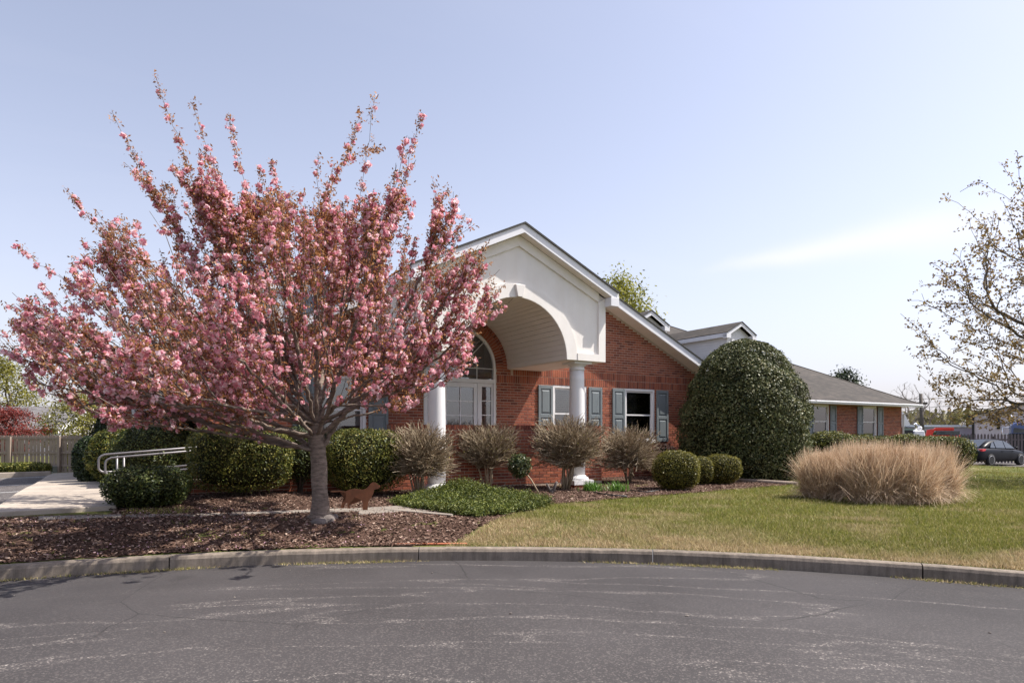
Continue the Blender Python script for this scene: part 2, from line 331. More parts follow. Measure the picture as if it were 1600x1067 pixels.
M_mulch = plain('mulch_soil', (.072, .043, .032), .95, .45, 14, bmp=1, bscale=50, spec=.1)
M_chip = leafy('mulch_chip', [(0, (.050, .028, .020)), (.5, (.115, .068, .050)), (.85, (.21, .138, .105)), (1, (.40, .30, .235))], .9, 0, spec=.15)
M_petal = leafy('fallen_petal', [(0, (.7, .35, .45)), (1, (.85, .6, .65))], .6, .3)
M_bark = plain('cherry_bark', (.17, .13, .105), .8, .7, 9, bmp=1.0, bscale=30, stretch=(1, 1, 3.5), spec=.3)
M_bark2 = plain('dark_bark', (.10, .08, .065), .85, .3, 12, bmp=.8, bscale=30)
M_twig = leafy('tan_twig', [(0, (.12, .088, .055)), (.5, (.27, .205, .135)), (1, (.52, .43, .31))], .8, 0, spec=.2)
M_stem = plain('shrub_stem', (.075, .05, .035), .85, .35, 10)
M_blossom = leafy('cherry_blossom', [(0, (.64, .22, .30)), (.35, (.81, .41, .47)), (.75, (.91, .63, .66)), (1, (.96, .83, .84))], .6, .5, spec=.2)
M_bronze = leafy('bronze_leaf', [(0, (.13, .05, .02)), (.5, (.33, .145, .055)), (1, (.52, .28, .12))], .45, .5)
M_hedge = leafy('hedge_leaf', [(0, (.030, .042, .008)), (.45, (.075, .095, .016)), (.85, (.20, .19, .035)), (1, (.34, .29, .08))], .5, .18, spec=.3, big=2.5)
M_hedge2 = leafy('dark_hedge_leaf', [(0, (.012, .024, .006)), (.5, (.036, .052, .013)), (1, (.13, .14, .035))], .5, .15, spec=.3, big=2)
M_holly = leafy('holly_leaf', [(0, (.026, .038, .013)), (.5, (.075, .090, .030)), (.88, (.16, .16, .062)), (1, (.28, .25, .13))], .5, .12, spec=.28, big=1.2)
M_box = leafy('boxwood_leaf', [(0, (.055, .065, .008)), (.5, (.14, .13, .016)), (1, (.27, .22, .04))], .45, .2, spec=.35, big=3)
M_juniper = leafy('juniper_leaf', [(0, (.022, .038, .006)), (.5, (.075, .10, .014)), (1, (.19, .20, .04))], .55, .15, spec=.3, big=3)
M_bud = leafy('green_bud', [(0, (.16, .15, .02)), (1, (.42, .38, .06))], .5, .3)
M_lily = leafy('lily_leaf', [(0, (.05, .13, .015)), (1, (.16, .28, .05))], .4, .3)
M_straw = leafy('straw_blade', [(0, (.26, .165, .10)), (.45, (.58, .42, .28)), (1, (.84, .68, .50))], .6, .3, spec=.25)
M_azalea = leafy('azalea_leaf', [(0, (.015, .032, .010)), (.6, (.05, .075, .02)), (.9, (.16, .16, .06)), (1, (.34, .31, .17))], .35, .15, spec=.5)
M_pink = leafy('salmon_leaf', [(0, (.20, .07, .035)), (.6, (.42, .22, .14)), (1, (.58, .48, .36))], .5, .25)
M_spring = leafy('spring_leaf', [(0, (.09, .085, .012)), (.5, (.20, .19, .03)), (1, (.36, .33, .08))], .5, .4)
M_spring2 = leafy('fresh_leaf', [(0, (.13, .135, .016)), (.5, (.27, .265, .04)), (1, (.40, .38, .08))], .5, .4)
M_redleaf = leafy('red_maple_leaf', [(0, (.09, .012, .010)), (.5, (.17, .026, .020)), (1, (.26, .05, .036))], .5, .3)
M_ever = leafy('evergreen_leaf', [(0, (.006, .014, .005)), (.5, (.016, .032, .010)), (1, (.05, .075, .022))], .5, .1)
M_far = leafy('far_leaf', [(0, (.07, .065, .025)), (.5, (.15, .135, .05)), (1, (.25, .22, .09))], .7, .3)
M_maple = leafy('maple_bud', [(0, (.12, .062, .024)), (.5, (.25, .165, .065)), (1, (.40, .30, .12))], .5, .4)
M_steel = plain('galvanised_rail', (.20, .19, .20), .45, .12, 9, metal=.45)
M_rust = plain('rusted_steel', (.20, .078, .034), .75, .3, 9, bmp=.3)
M_fence = plain('weathered_board', (.275, .215, .175), .85, .3, 3, bmp=.4, stretch=(7, 7, .7))
M_fence2 = plain('grey_board', (.115, .095, .095), .85, .25, 3, stretch=(7, 7, .7))
M_rock = plain('stone', (.12, .10, .09), .9, .3, 12, bmp=.6)
M_black = plain('black_plastic', (.012, .012, .013), .5)
M_red = plain('red_paint', (.50, .03, .022), .35, .1); M_wht = plain('truck_white', (.78, .78, .8), .3, .03); M_blue = plain('truck_blue', (.10, .14, .30), .3, .08)
M_carp = plain('car_paint', (.007, .008, .012), .35, .1, spec=.12); M_tyre = plain('rubber', (.015, .015, .016), .8); M_alloy = plain('alloy', (.55, .54, .55), .3, .05, metal=.7)
M_carglass = plain('car_glass', (.045, .055, .07), .06, .1, spec=.9); M_tail = plain('tail_light', (.55, .02, .02), .2, .1)
M_chrome = plain('chrome', (.75, .75, .77), .12, .03, metal=1)
M_metalw = plain('metal_siding', (.62, .55, .61), .5, .06, 1.2, stretch=(4, 4, .3)); M_roofg = plain('green_roof', (.20, .27, .25), .5)
M_pole = plain('utility_pole', (.10, .085, .075), .9, .25)

# ------------------------------------------------------------------ ground, road, kerb, beds
angs = np.concatenate([np.linspace(R(20), R(160), 260), np.linspace(R(160), R(380), 80)[1:]])
d = [0]; s = .1
while d[-1] < 1500: d.append(d[-1]+s); s *= 1.045
rr = CR+.15+np.array(d); AA, RR = np.meshgrid(angs, rr)
X = CCX+RR*np.cos(AA); Y = CCY+RR*np.sin(AA); Zg = zga(X, Y)
V = np.stack([X, Y, Zg], -1).reshape(-1, 3); na, nr = len(angs), len(rr)
i, j = np.meshgrid(np.arange(nr-1), np.arange(na-1), indexing='ij'); a = (i*na+j).ravel()
o = np_mesh('ground', V, np.stack([a, a+1, a+na+1, a+na], 1)[:, ::-1], 4, M_ground, None, True)
tag(o, 'mown lawn ground spreading round the brick building', 'lawn', kind='structure')
k = 160; V = [(CCX, CCY, 0)]+[(CCX+(CR+.03)*math.cos(2*math.pi*q/k), CCY+(CR+.03)*math.sin(2*math.pi*q/k), 0) for q in range(k)]
me = bpy.data.meshes.new('road'); me.from_pydata(V, [], [(0, 1+q, 1+(q+1) % k) for q in range(k)]); me.update()
tag(link('road', me, M_asph), 'worn grey asphalt turning circle with pale curved scuffs', 'road', kind='structure')
kerb = empty('kerb', (CCX, CCY, 0)); tag(kerb, 'curved concrete kerb round the asphalt turning circle', 'kerb', kind='structure')
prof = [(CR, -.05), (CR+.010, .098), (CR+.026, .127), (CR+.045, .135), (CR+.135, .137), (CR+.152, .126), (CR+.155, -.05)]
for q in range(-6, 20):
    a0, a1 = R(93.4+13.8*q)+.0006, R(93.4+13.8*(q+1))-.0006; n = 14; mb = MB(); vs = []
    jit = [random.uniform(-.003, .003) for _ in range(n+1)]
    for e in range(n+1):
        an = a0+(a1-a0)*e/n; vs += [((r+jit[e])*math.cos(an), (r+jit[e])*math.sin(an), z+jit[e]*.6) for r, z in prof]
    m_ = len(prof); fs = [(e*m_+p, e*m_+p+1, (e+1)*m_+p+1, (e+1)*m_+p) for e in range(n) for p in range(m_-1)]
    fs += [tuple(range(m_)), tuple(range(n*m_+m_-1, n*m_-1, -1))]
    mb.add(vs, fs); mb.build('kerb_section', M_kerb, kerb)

def inpoly(X, Y, poly):
    c = np.zeros(X.shape, bool); n = len(poly)
    for q in range(n):
        x0, y0 = poly[q]; x1, y1 = poly[(q+1) % n]
        if y0 == y1: continue
        c ^= ((y0 > Y) != (y1 > Y)) & (X < (x1-x0)*(Y-y0)/(y1-y0)+x0)
    return c
def vnoise(X, Y, s, seed=0):                                   # cheap smooth noise
    r = np.random.default_rng(seed); o = np.zeros_like(X)
    for _ in range(7):
        a = r.uniform(0, 6.28); f = s*r.uniform(.5, 1.8); o += np.sin((X*math.cos(a)+Y*math.sin(a))*f+r.uniform(0, 6.28)+1.3*np.sin((Y*math.cos(a)-X*math.sin(a))*f*.7))
    return o/7
arc = [(CCX+(CR+.15)*math.cos(R(an)), CCY+(CR+.15)*math.sin(R(an))) for an in range(138, 92, -2)]
edge = [tuple(G(*p)[:2]) for p in ((712, 850), (738, 833), (772, 815), (812, 800), (862, 789), (927, 784), (977, 779), (1079, 771), (1150, 765), (1200, 761), (1246, 757))]
BED = arc+edge+[W(6.2, .9), W(7.5, -1.6), W(22.3, -2.3), W(22.3, -4), W(6, -4), W(-9.2, -4), W(-11.0, -4), W(-11.4, -3.4), W(-11.15, 1.0), (-5.4, 8.9), (-6.9, 8.55), (-9.2, 6.6)]
bx, by = np.array(BED).T
gx, gy = np.meshgrid(np.arange(bx.min(), bx.max(), .07), np.arange(by.min(), by.max(), .07), indexing='ij')
ins = inpoly(gx+.05*vnoise(gx, gy, 5, 3), gy+.05*vnoise(gx, gy, 5, 4), BED)
hz = zga(gx, gy)+.012+.016*vnoise(gx, gy, 7, 5)+rng.normal(0, .006, gx.shape)
idx = np.arange(gx.size).reshape(gx.shape); cell = ins[:-1, :-1] & ins[1:, :-1] & ins[:-1, 1:] & ins[1:, 1:]
fa = np.stack([idx[:-1, :-1], idx[1:, :-1], idx[1:, 1:], idx[:-1, 1:]], -1)[cell]
us = np.unique(fa); mp = np.full(gx.size, -1); mp[us] = np.arange(len(us))
o = np_mesh('mulch_bed', np.stack([gx, gy, hz], -1).reshape(-1, 3)[us], mp[fa], 4, M_mulch)
tag(o, 'brown bark mulch bed between the kerb and the brick building', 'mulch bed', kind='structure')
def chips(name, n, poly, size, mat, lift=.018, tilt=.6, wmin=6.5, far=1.6):
    bx, by = np.array(poly).T; out = []
    while sum(len(q) for q in out) < n:
        X = rng.uniform(bx.min(), bx.max(), n*3); Y = rng.uniform(by.min(), by.max(), n*3)
        kp = inpoly(X, Y, poly) & (rng.random(n*3) < (wmin/np.maximum(Y, wmin))**far) & (np.abs(X) < Y*.85+.5)
        out.append(np.stack([X[kp], Y[kp]], 1))
    p = np.concatenate(out)[:n]; z = zga(p[:, 0], p[:, 1])+lift+rng.uniform(0, .014, n); c = np.stack([p[:, 0], p[:, 1], z], 1)
    a = rng.uniform(0, 6.28, n); ln = rng.uniform(*size, n)[:, None]; wd = ln*rng.uniform(.25, .6, (n, 1))
    u = np.stack([np.cos(a), np.sin(a), rng.normal(0, tilt*.6, n)], 1); u /= np.linalg.norm(u, axis=1)[:, None]
    v = np.stack([-np.sin(a), np.cos(a), rng.normal(0, tilt, n)], 1); v /= np.linalg.norm(v, axis=1)[:, None]
    V = np.stack([c-u*ln-v*wd*.7, c+u*ln*.9-v*wd, c+u*ln+v*wd*.8, c-u*ln*.8+v*wd], 1).reshape(-1, 3)
    return np_mesh(name, V, np.arange(4*n).reshape(-1, 4), 4, mat)
tag(chips('bark_chips', 110000, BED, (.007, .024), M_chip), 'loose shredded bark chips lying on the mulch bed', 'bark chips', kind='stuff')

# concrete walk on the left, asphalt parking bays beside it
walk = empty('sidewalk'); tag(walk, 'pale concrete sidewalk running back beside the parking bays', 'sidewalk', kind='structure')
wl0, wr0 = G(4, 806), G(182, 797); dv = Vector((-ST, CT, 0))
wr0.z = wl0.z = 0; wr0 = wr0; acr = (wl0-wr0); acr -= dv*acr.dot(dv); acr = acr.normalized(); Wd = 1.5
def slab(name, a, b, c, d_, mat, parent, top=.05, jit=.0):
    mb = MB(); pts = [Vector((q[0], q[1], zg(q[0], q[1])+top+random.uniform(-jit, jit))) for q in (a, b, c, d_)]
    mb.hexa([q-Vector((0, 0, .3)) for q in pts], pts); return mb.build(name, mat, parent, bevel=.012)
for q in range(9):
    s0, s1 = q*1.55+.01, (q+1)*1.55-.01
    p = [wr0+dv*s0, wr0+dv*s1, wr0+dv*s1+acr*Wd, wr0+dv*s0+acr*Wd]
    slab('slab', *[(v.x, v.y) for v in p], M_conc, walk, .07)
lot = [(wr0+dv*-1.2+acr*(Wd+.02)), (wr0+dv*11+acr*(Wd+.02)), (wr0+dv*11+acr*16), (wr0+dv*-1.2+acr*16)]
n1, n2 = 40, 40; V = []
for e in range(n1+1):
    for g in range(n2+1):
        a_ = lot[0].lerp(lot[1], e/n1); b_ = lot[3].lerp(lot[2], e/n1); p = a_.lerp(b_, (g/n2)**1.5); V.append((p.x, p.y, zg(p.x, p.y)+.012))
i, j = np.meshgrid(np.arange(n1), np.arange(n2), indexing='ij'); a = (i*(n2+1)+j).ravel()
tag(np_mesh('parking_lot', V, np.stack([a, a+n2+1, a+n2+2, a+1], 1)[:, ::-1], 4, M_asph2), 'dark asphalt parking bays left of the pale sidewalk', 'parking lot', kind='structure')
M_line = plain('line_paint', (.55, .54, .53), .7, .2, 20)
for q in range(4):
    p0 = wr0+dv*(1.6+q*2.7)+acr*(Wd+.05); p1 = p0+acr*4.6; mb = MB(); n = 10; vs = []
    for e in range(n+1):
        p = p0.lerp(p1, e/n)
        for s_ in (-.05, .05): pp = p+dv*s_; vs.append((pp.x, pp.y, zg(pp.x, pp.y)+.018))
    mb.add(vs, [(2*e, 2*e+2, 2*e+3, 2*e+1) for e in range(n)])
    tag(mb.build('bay_line', M_line), ('white parking bay line closest to the mulch bed', 'second white parking bay line from the mulch bed', 'third white parking bay line from the mulch bed', 'white parking bay line closest to the low end hedge')[q], 'road marking', 'parking bay lines')
lk = MB(); p0 = wr0+dv*11.05+acr*(Wd+.05); p1 = p0+acr*12; pp = [p0, p1, p1+dv*.16, p0+dv*.16]
lk.hexa([(v.x, v.y, zg(v.x, v.y)-.1) for v in pp], [(v.x, v.y, zg(v.x, v.y)+.13) for v in pp])
tag(lk.build('lot_kerb', M_conc, bevel=.02), 'straight concrete kerb at the end of the parking bays', 'kerb', kind='structure')
# old narrow path across the bed, half covered by mulch
path = empty('path'); tag(path, 'old flat concrete path half buried in the mulch bed', 'path', kind='structure')
for (xa, xb, ya, yb, yc, yd, tp) in ((560, 640, 796.5, 792, 800.5, 806, .036), (600, 708, 797, 807, 809, 799, .045), (615, 700, 792.5, 799, 803, 798, .03), (505, 566, 797.5, 796, 801, 802.5, .03), (352, 486, 803.5, 798.5, 801.5, 806.5, .028), (196, 350, 806.5, 803.5, 806.5, 810.5, .026), (60, 190, 810, 806.5, 810.5, 815, .03)):
    q = [G(xa, ya), G(xb, yb), G(xb, yc), G(xa, yd)]
    slab('path_slab', *[(v.x, v.y) for v in q], M_slab, path, tp, .004)
# far-right drive where the car stands
V = []
for e in range(21):
    for g in range(13): x = 12+e*3.5; y = 33.8+g*.75+.12*(x-22)*0; V.append((x, y, zg(x, y)+.012))
i, j = np.meshgrid(np.arange(20), np.arange(12), indexing='ij'); a = (i*13+j).ravel()
tag(np_mesh('drive', V, np.stack([a, a+13, a+14, a+1], 1), 4, M_asph2), 'asphalt drive under the dark car beyond the lawn', 'drive', kind='structure')
dk = empty('drive_kerb'); tag(dk, 'pale kerb strip between the lawn and the far drive', 'kerb', kind='structure')
for q in range(14):
    x = 15+q*3; mb = MB(); pp = [(x+.01, 33.6), (x+2.99, 33.6), (x+2.99, 33.78), (x+.01, 33.78)]
    mb.hexa([(a_, b_, zg(a_, b_)-.1) for a_, b_ in pp], [(a_, b_, zg(a_, b_)+.07) for a_, b_ in pp]); mb.build('kerb_section', M_conc, dk)

# ------------------------------------------------------------------ the brick building (local frame: x = t, y = -n, z)
B = empty('brick_building', (BO[0], BO[1], 0), TH, 'single-storey red brick building with white arched portico and grey roofs', 'building')
def bp(mb, name, mat, parent=None, bevel=0): return mb.build(name, mat, parent or B, bevel=bevel)
GC, GA, GS, GO = -2.1, HC+5.02, .468, .45           # front gable: centre, apex height, slope, overhang
TL, TR = -9.31, 5.1
def gtop(t): return GA-.27/math.cos(math.atan(GS))*1.0-GS*abs(t-GC)   # soffit height
PC, PA, PS, PH = -3.68, HC+4.35, .47, 2.295         # portico centre, apex, slope, half width
PN, UND, AR = 2.586, HC+1.605, 1.245                 # portico front plane, underside, arch radius
HEAD = HC+1.257
DC, DR, DSP, DFL = -3.75, .965, HC+1.588, .6         # door: centre, half width, spring height, floor
WINS = [(-7.25, -6.12), (-1.06, .06), (1.41, 2.54)]; WZ = (HEAD-1.5, HEAD)
openings = [(a, b, WZ[0], WZ[1]) for a, b in WINS]
def arch_z(t, r=DR): return DSP+math.sqrt(max(0, r*r-(t-DC)**2)) if abs(t-DC) < r else None
# mortar core with openings
core = MB()
brk = sorted({TL, TR, GC, *[q for w_ in WINS for q in w_], *[DC+DR*math.cos(math.pi*q/20) for q in range(21)]})
mpf = lambda a, b, d: (a, -d, b)
for t0, t1 in zip(brk[:-1], brk[1:]):
    tm = (t0+t1)/2; tops = [(t1, gtop(t1)+.05), (t0, gtop(t0)+.05)]
    op = [o_ for o_ in openings if o_[0] < tm < o_[1]]
    if op: core.prism([(t0, 0), (t1, 0), (t1, op[0][2]), (t0, op[0][2])], (-.25, -.009), mpf); core.prism([(t0, op[0][3]), (t1, op[0][3])]+tops, (-.25, -.009), mpf)
    elif abs(tm-DC) < DR:
        core.prism([(t0, 0), (t1, 0), (t1, DFL), (t0, DFL)], (-.25, -.009), mpf)
        z0, z1 = [DSP+math.sqrt(max(0, DR**2-(t-DC)**2)) for t in (t0, t1)]; core.prism([(t0, z0), (t1, z1)]+tops, (-.25, -.009), mpf)
    else: core.prism([(t0, 0), (t1, 0)]+tops, (-.25, -.009), mpf)
facade = bp(core, 'facade_wall', M_mortar)
BL, BH, JT = .2032, .0677, .0115
def courses(u0, u1, z0, z1, holes=(), top=None, off=0):
    out = []; nrow = int((z1-z0)/BH+1e-6)
    for r_ in range(nrow):
        za = z0+r_*BH; zb = za+BH-JT; s_ = ((r_+off) % 2)*BL/2
        lo, hi = u0, u1
        if top:
            lo2, hi2 = top(zb); lo = max(lo, lo2); hi = min(hi, hi2)
            if hi-lo < .05: continue
        u = math.floor((lo-s_)/BL)*BL+s_
        while u < hi:
            segs = [(max(u, lo), min(u+BL-JT, hi))]
            for h in holes:
                nh = []
                if callable(h):
                    hv = h(za, zb)
                    if hv is None: continue
                    a_, b_ = hv
                else:
                    if zb <= h[2]+.002 or za >= h[3]-.002: continue
                    a_, b_ = h[0], h[1]
                for p, q in segs:
                    if q <= a_ or p >= b_: nh.append((p, q))
                    else:
                        if p < a_: nh.append((p, a_-.004))
                        if q > b_: nh.append((b_+.004, q))
                segs = nh
            out += [(p, q, za, zb) for p, q in segs if q-p > .022]; u += BL
    return out
def brickbox(mb, a, b, z0, z1, mp, dep=.014):
    e = random.uniform(-.0025, .0025); c = .003
    v = [mp(a, z0, -.03), mp(b, z0, -.03), mp(b, z1, -.03), mp(a, z1, -.03), mp(a, z0, e-c), mp(b, z0, e-c), mp(b, z1, e-c), mp(a, z1, e-c), mp(a+c, z0+c, e), mp(b-c, z0+c, e), mp(b-c, z1-c, e), mp(a+c, z1-c, e)]
    f = [(i_, (i_+1) % 4, 4+(i_+1) % 4, 4+i_) for i_ in range(4)]+[(4+i_, 4+(i_+1) % 4, 8+(i_+1) % 4, 8+i_) for i_ in range(4)]+[(8, 9, 10, 11)]
    mb.add(v, f)
bm1 = MB(); brickbox(bm1, 0, BL-JT, 0, BH-JT, lambda a, b, d: (a, -d, b)); BRICK = bm1.mesh('brick'); BRICK.materials.append(M_brick)
bm2 = MB(); brickbox(bm2, 0, BH-JT, 0, BL-JT, lambda a, b, d: (a, -d, b)); SOLD = bm2.mesh('soldier_brick'); SOLD.materials.append(M_brick)
def single(me, parent, x, y, z):
    o_ = bpy.data.objects.new('brick', me); col.objects.link(o_); o_.parent = parent; o_.location = (x, y, z)
RO = DR+.44                                              # outer radius of the brick arch
def hole_arch(za, zb):
    z = min(max(za, DSP), zb) if zb > DSP else zb
    if zb < DFL: return None
    if zb <= DSP: return (DC-DR-.02, DC+DR+.02)
    dz = max(za-DSP, 0)
    return None if dz > RO else (DC-math.sqrt(RO*RO-dz*dz), DC+math.sqrt(RO*RO-dz*dz))
gt = lambda z: (GC-(gtop(GC)-z)/GS, GC+(gtop(GC)-z)/GS)
SB0, SB1 = HEAD, HEAD+2*BL
low = courses(TL, TR, HEAD % BH, HEAD+.001, [*openings, hole_arch]); up = courses(TL, TR, SB1, GA, [hole_arch], gt, 1)
for s_ in (-1, 1): low += courses(*sorted((DC+s_*(DR+.02), DC+s_*RO)), HEAD+BL, DSP+.03)
def fac_map(a, b, d): return (a, -d, b)
bw = MB(); cnt = 0
cand = []
for br_ in low+up:
    a_, b_, z0, z1 = br_
    full = b_-a_ > BL-JT-.001
    vis = full and ((-2.7 < a_ < -1.75 and 1.75 < z0 < 2.7) or (.0 < a_ < 3.0 and 3.13 < z0 < 4.3) or (.62 < a_ < .85 and 1.8 < z0 < 2.7))
    if vis and cnt < 235: single(BRICK, facade, a_, 0, z0); cnt += 1
    else: brickbox(bw, a_, b_, z0, z1, fac_map)
for rw in range(2):
    z0 = HEAD+rw*BL; t = TL
    while t < TR-.05:
        hv = hole_arch(z0, z0+BL)
        if not (hv and hv[0]-.05 < t < hv[1]+.01):
            if .0 < t < 2.2 and cnt < 300: single(SOLD, facade, t, 0, z0); cnt += 1
            else: brickbox(bw, t, min(t+BH-JT, TR), z0, z0+BL-JT, fac_map)
        t += BH
for ring in range(2):                                      # radial bricks of the door arch
    r0 = DR+.02+ring*.21; r1 = r0+.2; n = int(math.pi*r0/BH)
    for q in range(n):
        a0 = math.pi*(q+.07)/n; a1 = math.pi*(q+.93)/n
        v = []
        for dd in (-.03, .006):
            v += [(DC+r*math.cos(an), -dd, DSP+r*math.sin(an)) for r, an in ((r0, a0), (r1, a0), (r1, a1), (r0, a1))]
        bw.add(v, [(4, 5, 6, 7), (0, 1, 5, 4), (1, 2, 6, 5), (2, 3, 7, 6), (3, 0, 4, 7)])
tag(bp(bw, 'brickwork', M_brick, facade), kind='stuff')
# return walls and wings
WN = -3.75; WT0, WT1 = -11.1, 22.5
core = MB(); core.box(TL, TL+.2, .26, -WN, 0, 3.0); core.box(TR-.2, TR, .26, -WN, 0, 3.0)
wwins = [(15.45, 16.58), (19.18, 20.33), (11.3, 12.45)]
for lo_, hi_, ws in ((TR+.002, WT1, wwins), (WT0, TL+.3, [(-10.6, -9.9)])):
    core.box(lo_, hi_, -WN+.32, 22, -.4, 2.8); bk_ = sorted({lo_, hi_, *[q for w_ in ws for q in w_]})
    for t0, t1 in zip(bk_[:-1], bk_[1:]):
        if any(a < (t0+t1)/2 < b for a, b in ws): core.box(t0, t1, -WN+.009, -WN+.32, -.4, HEAD-1.5); core.box(t0, t1, -WN+.009, -WN+.32, HEAD, 2.8)
        else: core.box(t0, t1, -WN+.009, -WN+.32, -.4, 2.8)
wing = bp(core, 'wing_wall', M_mortar)
EZ = HC+1.30                                               # soffit height of the wings
bw = MB()
for br_ in courses(TR, WT1, -.2, EZ, [(a, b, HEAD-1.5, HEAD) for a, b in wwins]): brickbox(bw, *br_, lambda a, b, d: (a, -WN-d, b))
for br_ in courses(WT0, TL, 0, EZ, [(-10.6, -9.9, HEAD-1.4, HEAD)]): brickbox(bw, *br_, lambda a, b, d: (a, -WN-d, b))
for br_ in courses(0.0, -WN, 0, 2.9): brickbox(bw, *br_, lambda a, b, d: (TL-d-.012, a, b))
tag(bp(bw, 'brickwork', M_brick, wing), kind='stuff')

def window(t0, t1, z0, z1, n, blind=M_blindg, cover=1.0, name='window', fr=.07):
    mb = MB(); mb.box(t0, t0+fr, -n-.01, -n+.09, z0, z1); mb.box(t1-fr, t1, -n-.01, -n+.09, z0, z1)
    mb.box(t0+fr, t1-fr, -n-.01, -n+.09, z1-fr, z1); mb.box(t0-.03, t1+.03, -n-.045, -n+.09, z0-.05, z0+fr*.6)
    wd = bp(mb, name, M_white, bevel=.006)
    zm = (z0+z1)/2
    for (a, b, off) in ((zm-.02, z1-fr, .03), (z0+fr*.6, zm+.025, .05)):
        sm = MB(); x0, x1 = t0+fr, t1-fr; f2 = .04
        sm.box(x0, x0+f2, -n+off, -n+off+.03, a, b); sm.box(x1-f2, x1, -n+off, -n+off+.03, a, b); sm.box(x0+f2, x1-f2, -n+off, -n+off+.03, a, a+f2); sm.box(x0+f2, x1-f2, -n+off, -n+off+.03, b-f2, b)
        bp(sm, 'sash', M_white, wd)
        pm = MB(); pm.box(x0+f2-.004, x1-f2+.004, -n+off+.012, -n+off+.016, a+f2-.004, b-f2+.004); bp(pm, 'pane', M_glass, wd)
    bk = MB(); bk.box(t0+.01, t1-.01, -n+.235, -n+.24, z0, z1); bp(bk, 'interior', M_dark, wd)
    bl = MB(); ns = int((z1-z0)*cover/.05)
    for q in range(ns): zt = z1-fr-.05*q; bl.box(t0+fr+.02, t1-fr-.02, -n+.13, -n+.136, zt-.043, zt)
    bp(bl, 'blind', blind, wd); return wd
def shutter(t0, t1, z0, z1, n):
    mb = MB(); y0, y1 = -n-.045, -n-.004; st = .07
    mb.box(t0, t0+st, y0, y1, z0, z1); mb.box(t1-st, t1, y0, y1, z0, z1); zm = z0+(z1-z0)*.47
    for a, b in ((z0, z0+.1), (zm-.045, zm+.045), (z1-.09, z1)): mb.box(t0+st, t1-st, y0+.002, y1, a, b)
    sh = bp(mb, 'shutter', M_shutter, bevel=.006)
    for a, b in ((z0+.1, zm-.045), (zm+.045, z1-.09)):
        pm = MB(); pm.box(t0+st, t1-st, y1-.02, y1-.004, a, b)
        x0, x1 = t0+st+.025, t1-st-.025; i_ = .035
        bq = [(x0, y1-.02, a+.025), (x1, y1-.02, a+.025), (x1, y1-.02, b-.025), (x0, y1-.02, b-.025)]; tq = [(x0+i_, y0+.006, a+.025+i_), (x1-i_, y0+.006, a+.025+i_), (x1-i_, y0+.006, b-.025-i_), (x0+i_, y0+.006, b-.025-i_)]
        pm.hexa(bq, tq); bp(pm, 'panel', M_shutter, sh)
for q, (a, b) in enumerate(WINS):
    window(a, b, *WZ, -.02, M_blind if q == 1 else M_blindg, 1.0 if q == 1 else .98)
    shutter(a-.47, a-.02, WZ[0]-.02, WZ[1]-.02, 0); shutter(b+.05, b+.51, WZ[0]-.02, WZ[1]-.02, 0)
for a, b in wwins:
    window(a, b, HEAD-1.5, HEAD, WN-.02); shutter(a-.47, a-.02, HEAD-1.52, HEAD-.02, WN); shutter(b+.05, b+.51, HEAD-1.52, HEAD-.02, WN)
window(-10.6, -9.9, HEAD-1.4, HEAD, WN-.02)
# entrance: single glazed door, two sidelights, fanlight over a transom bar
TRZ = HEAD; J = .055
mb = MB(); mb.box(DC-DR, DC-DR+J, .0, .10, DFL, DSP); mb.box(DC+DR-J, DC+DR, .0, .10, DFL, DSP)
mb.box(DC-DR+J, DC+DR-J, -.005, .10, TRZ-.03, TRZ+.06)
for q in range(24):
    a0, a1 = math.pi*q/24, math.pi*(q+1)/24; v = []
    for y in (.10, .0):
        v += [(DC+r*math.cos(an), y, DSP+r*math.sin(an)) for r, an in ((DR-J, a0), (DR, a0), (DR, a1), (DR-J, a1))]
    mb.add(v, [(4, 5, 6, 7), (0, 3, 7, 4), (1, 2, 6, 5), (3, 2, 1, 0)])
frame = bp(mb, 'entrance_frame', M_white)
for s_ in (-1, 1): mp_ = MB(); c = DC+s_*.5; mp_.box(c-.035, c+.035, .01, .10, DFL, TRZ-.03); bp(mp_, 'mullion', M_white, frame)
mb = MB(); x0, x1, dz0, dz1 = DC-.465, DC+.465, DFL+.01, TRZ-.035; st = .10
mb.box(x0, x0+st, .03, .075, dz0, dz1); mb.box(x1-st, x1, .03, .075, dz0, dz1); mb.box(x0+st, x1-st, .03, .075, dz1-.11, dz1); mb.box(x0+st, x1-st, .03, .075, dz0, dz0+.22)
door = bp(mb, 'entrance_door', M_white, bevel=.004)
def glazing(parent, xa, xb, za, zb, nc, nr_, y, mat):
    cw, ch = (xb-xa)/nc, (zb-za)/nr_
    for c in range(nc):
        for r_ in range(nr_):
            pm = MB(); pm.box(xa+c*cw, xa+(c+1)*cw, y+.015, y+.019, za+r_*ch, za+(r_+1)*ch); bp(pm, 'pane', M_glass, parent)
    mm = MB()
    for c in range(1, nc): mm.box(xa+c*cw-.011, xa+c*cw+.011, y-.002, y+.03, za, zb)
    for r_ in range(1, nr_): mm.box(xa, xb, y-.004, y+.028, za+r_*ch-.011, za+r_*ch+.011)
    bp(mm, 'muntin', M_white, parent)
glazing(door, x0+st, x1-st, dz0+.22, dz1-.11, 2, 5, .045, M_glass)
hd = MB(); hd.tube([(x0+.05, .02, 1.6), (x0+.05, -.03, 1.6), (x0+.16, -.03, 1.6)], .011, 8); bp(hd, 'handle', M_alloy, door)
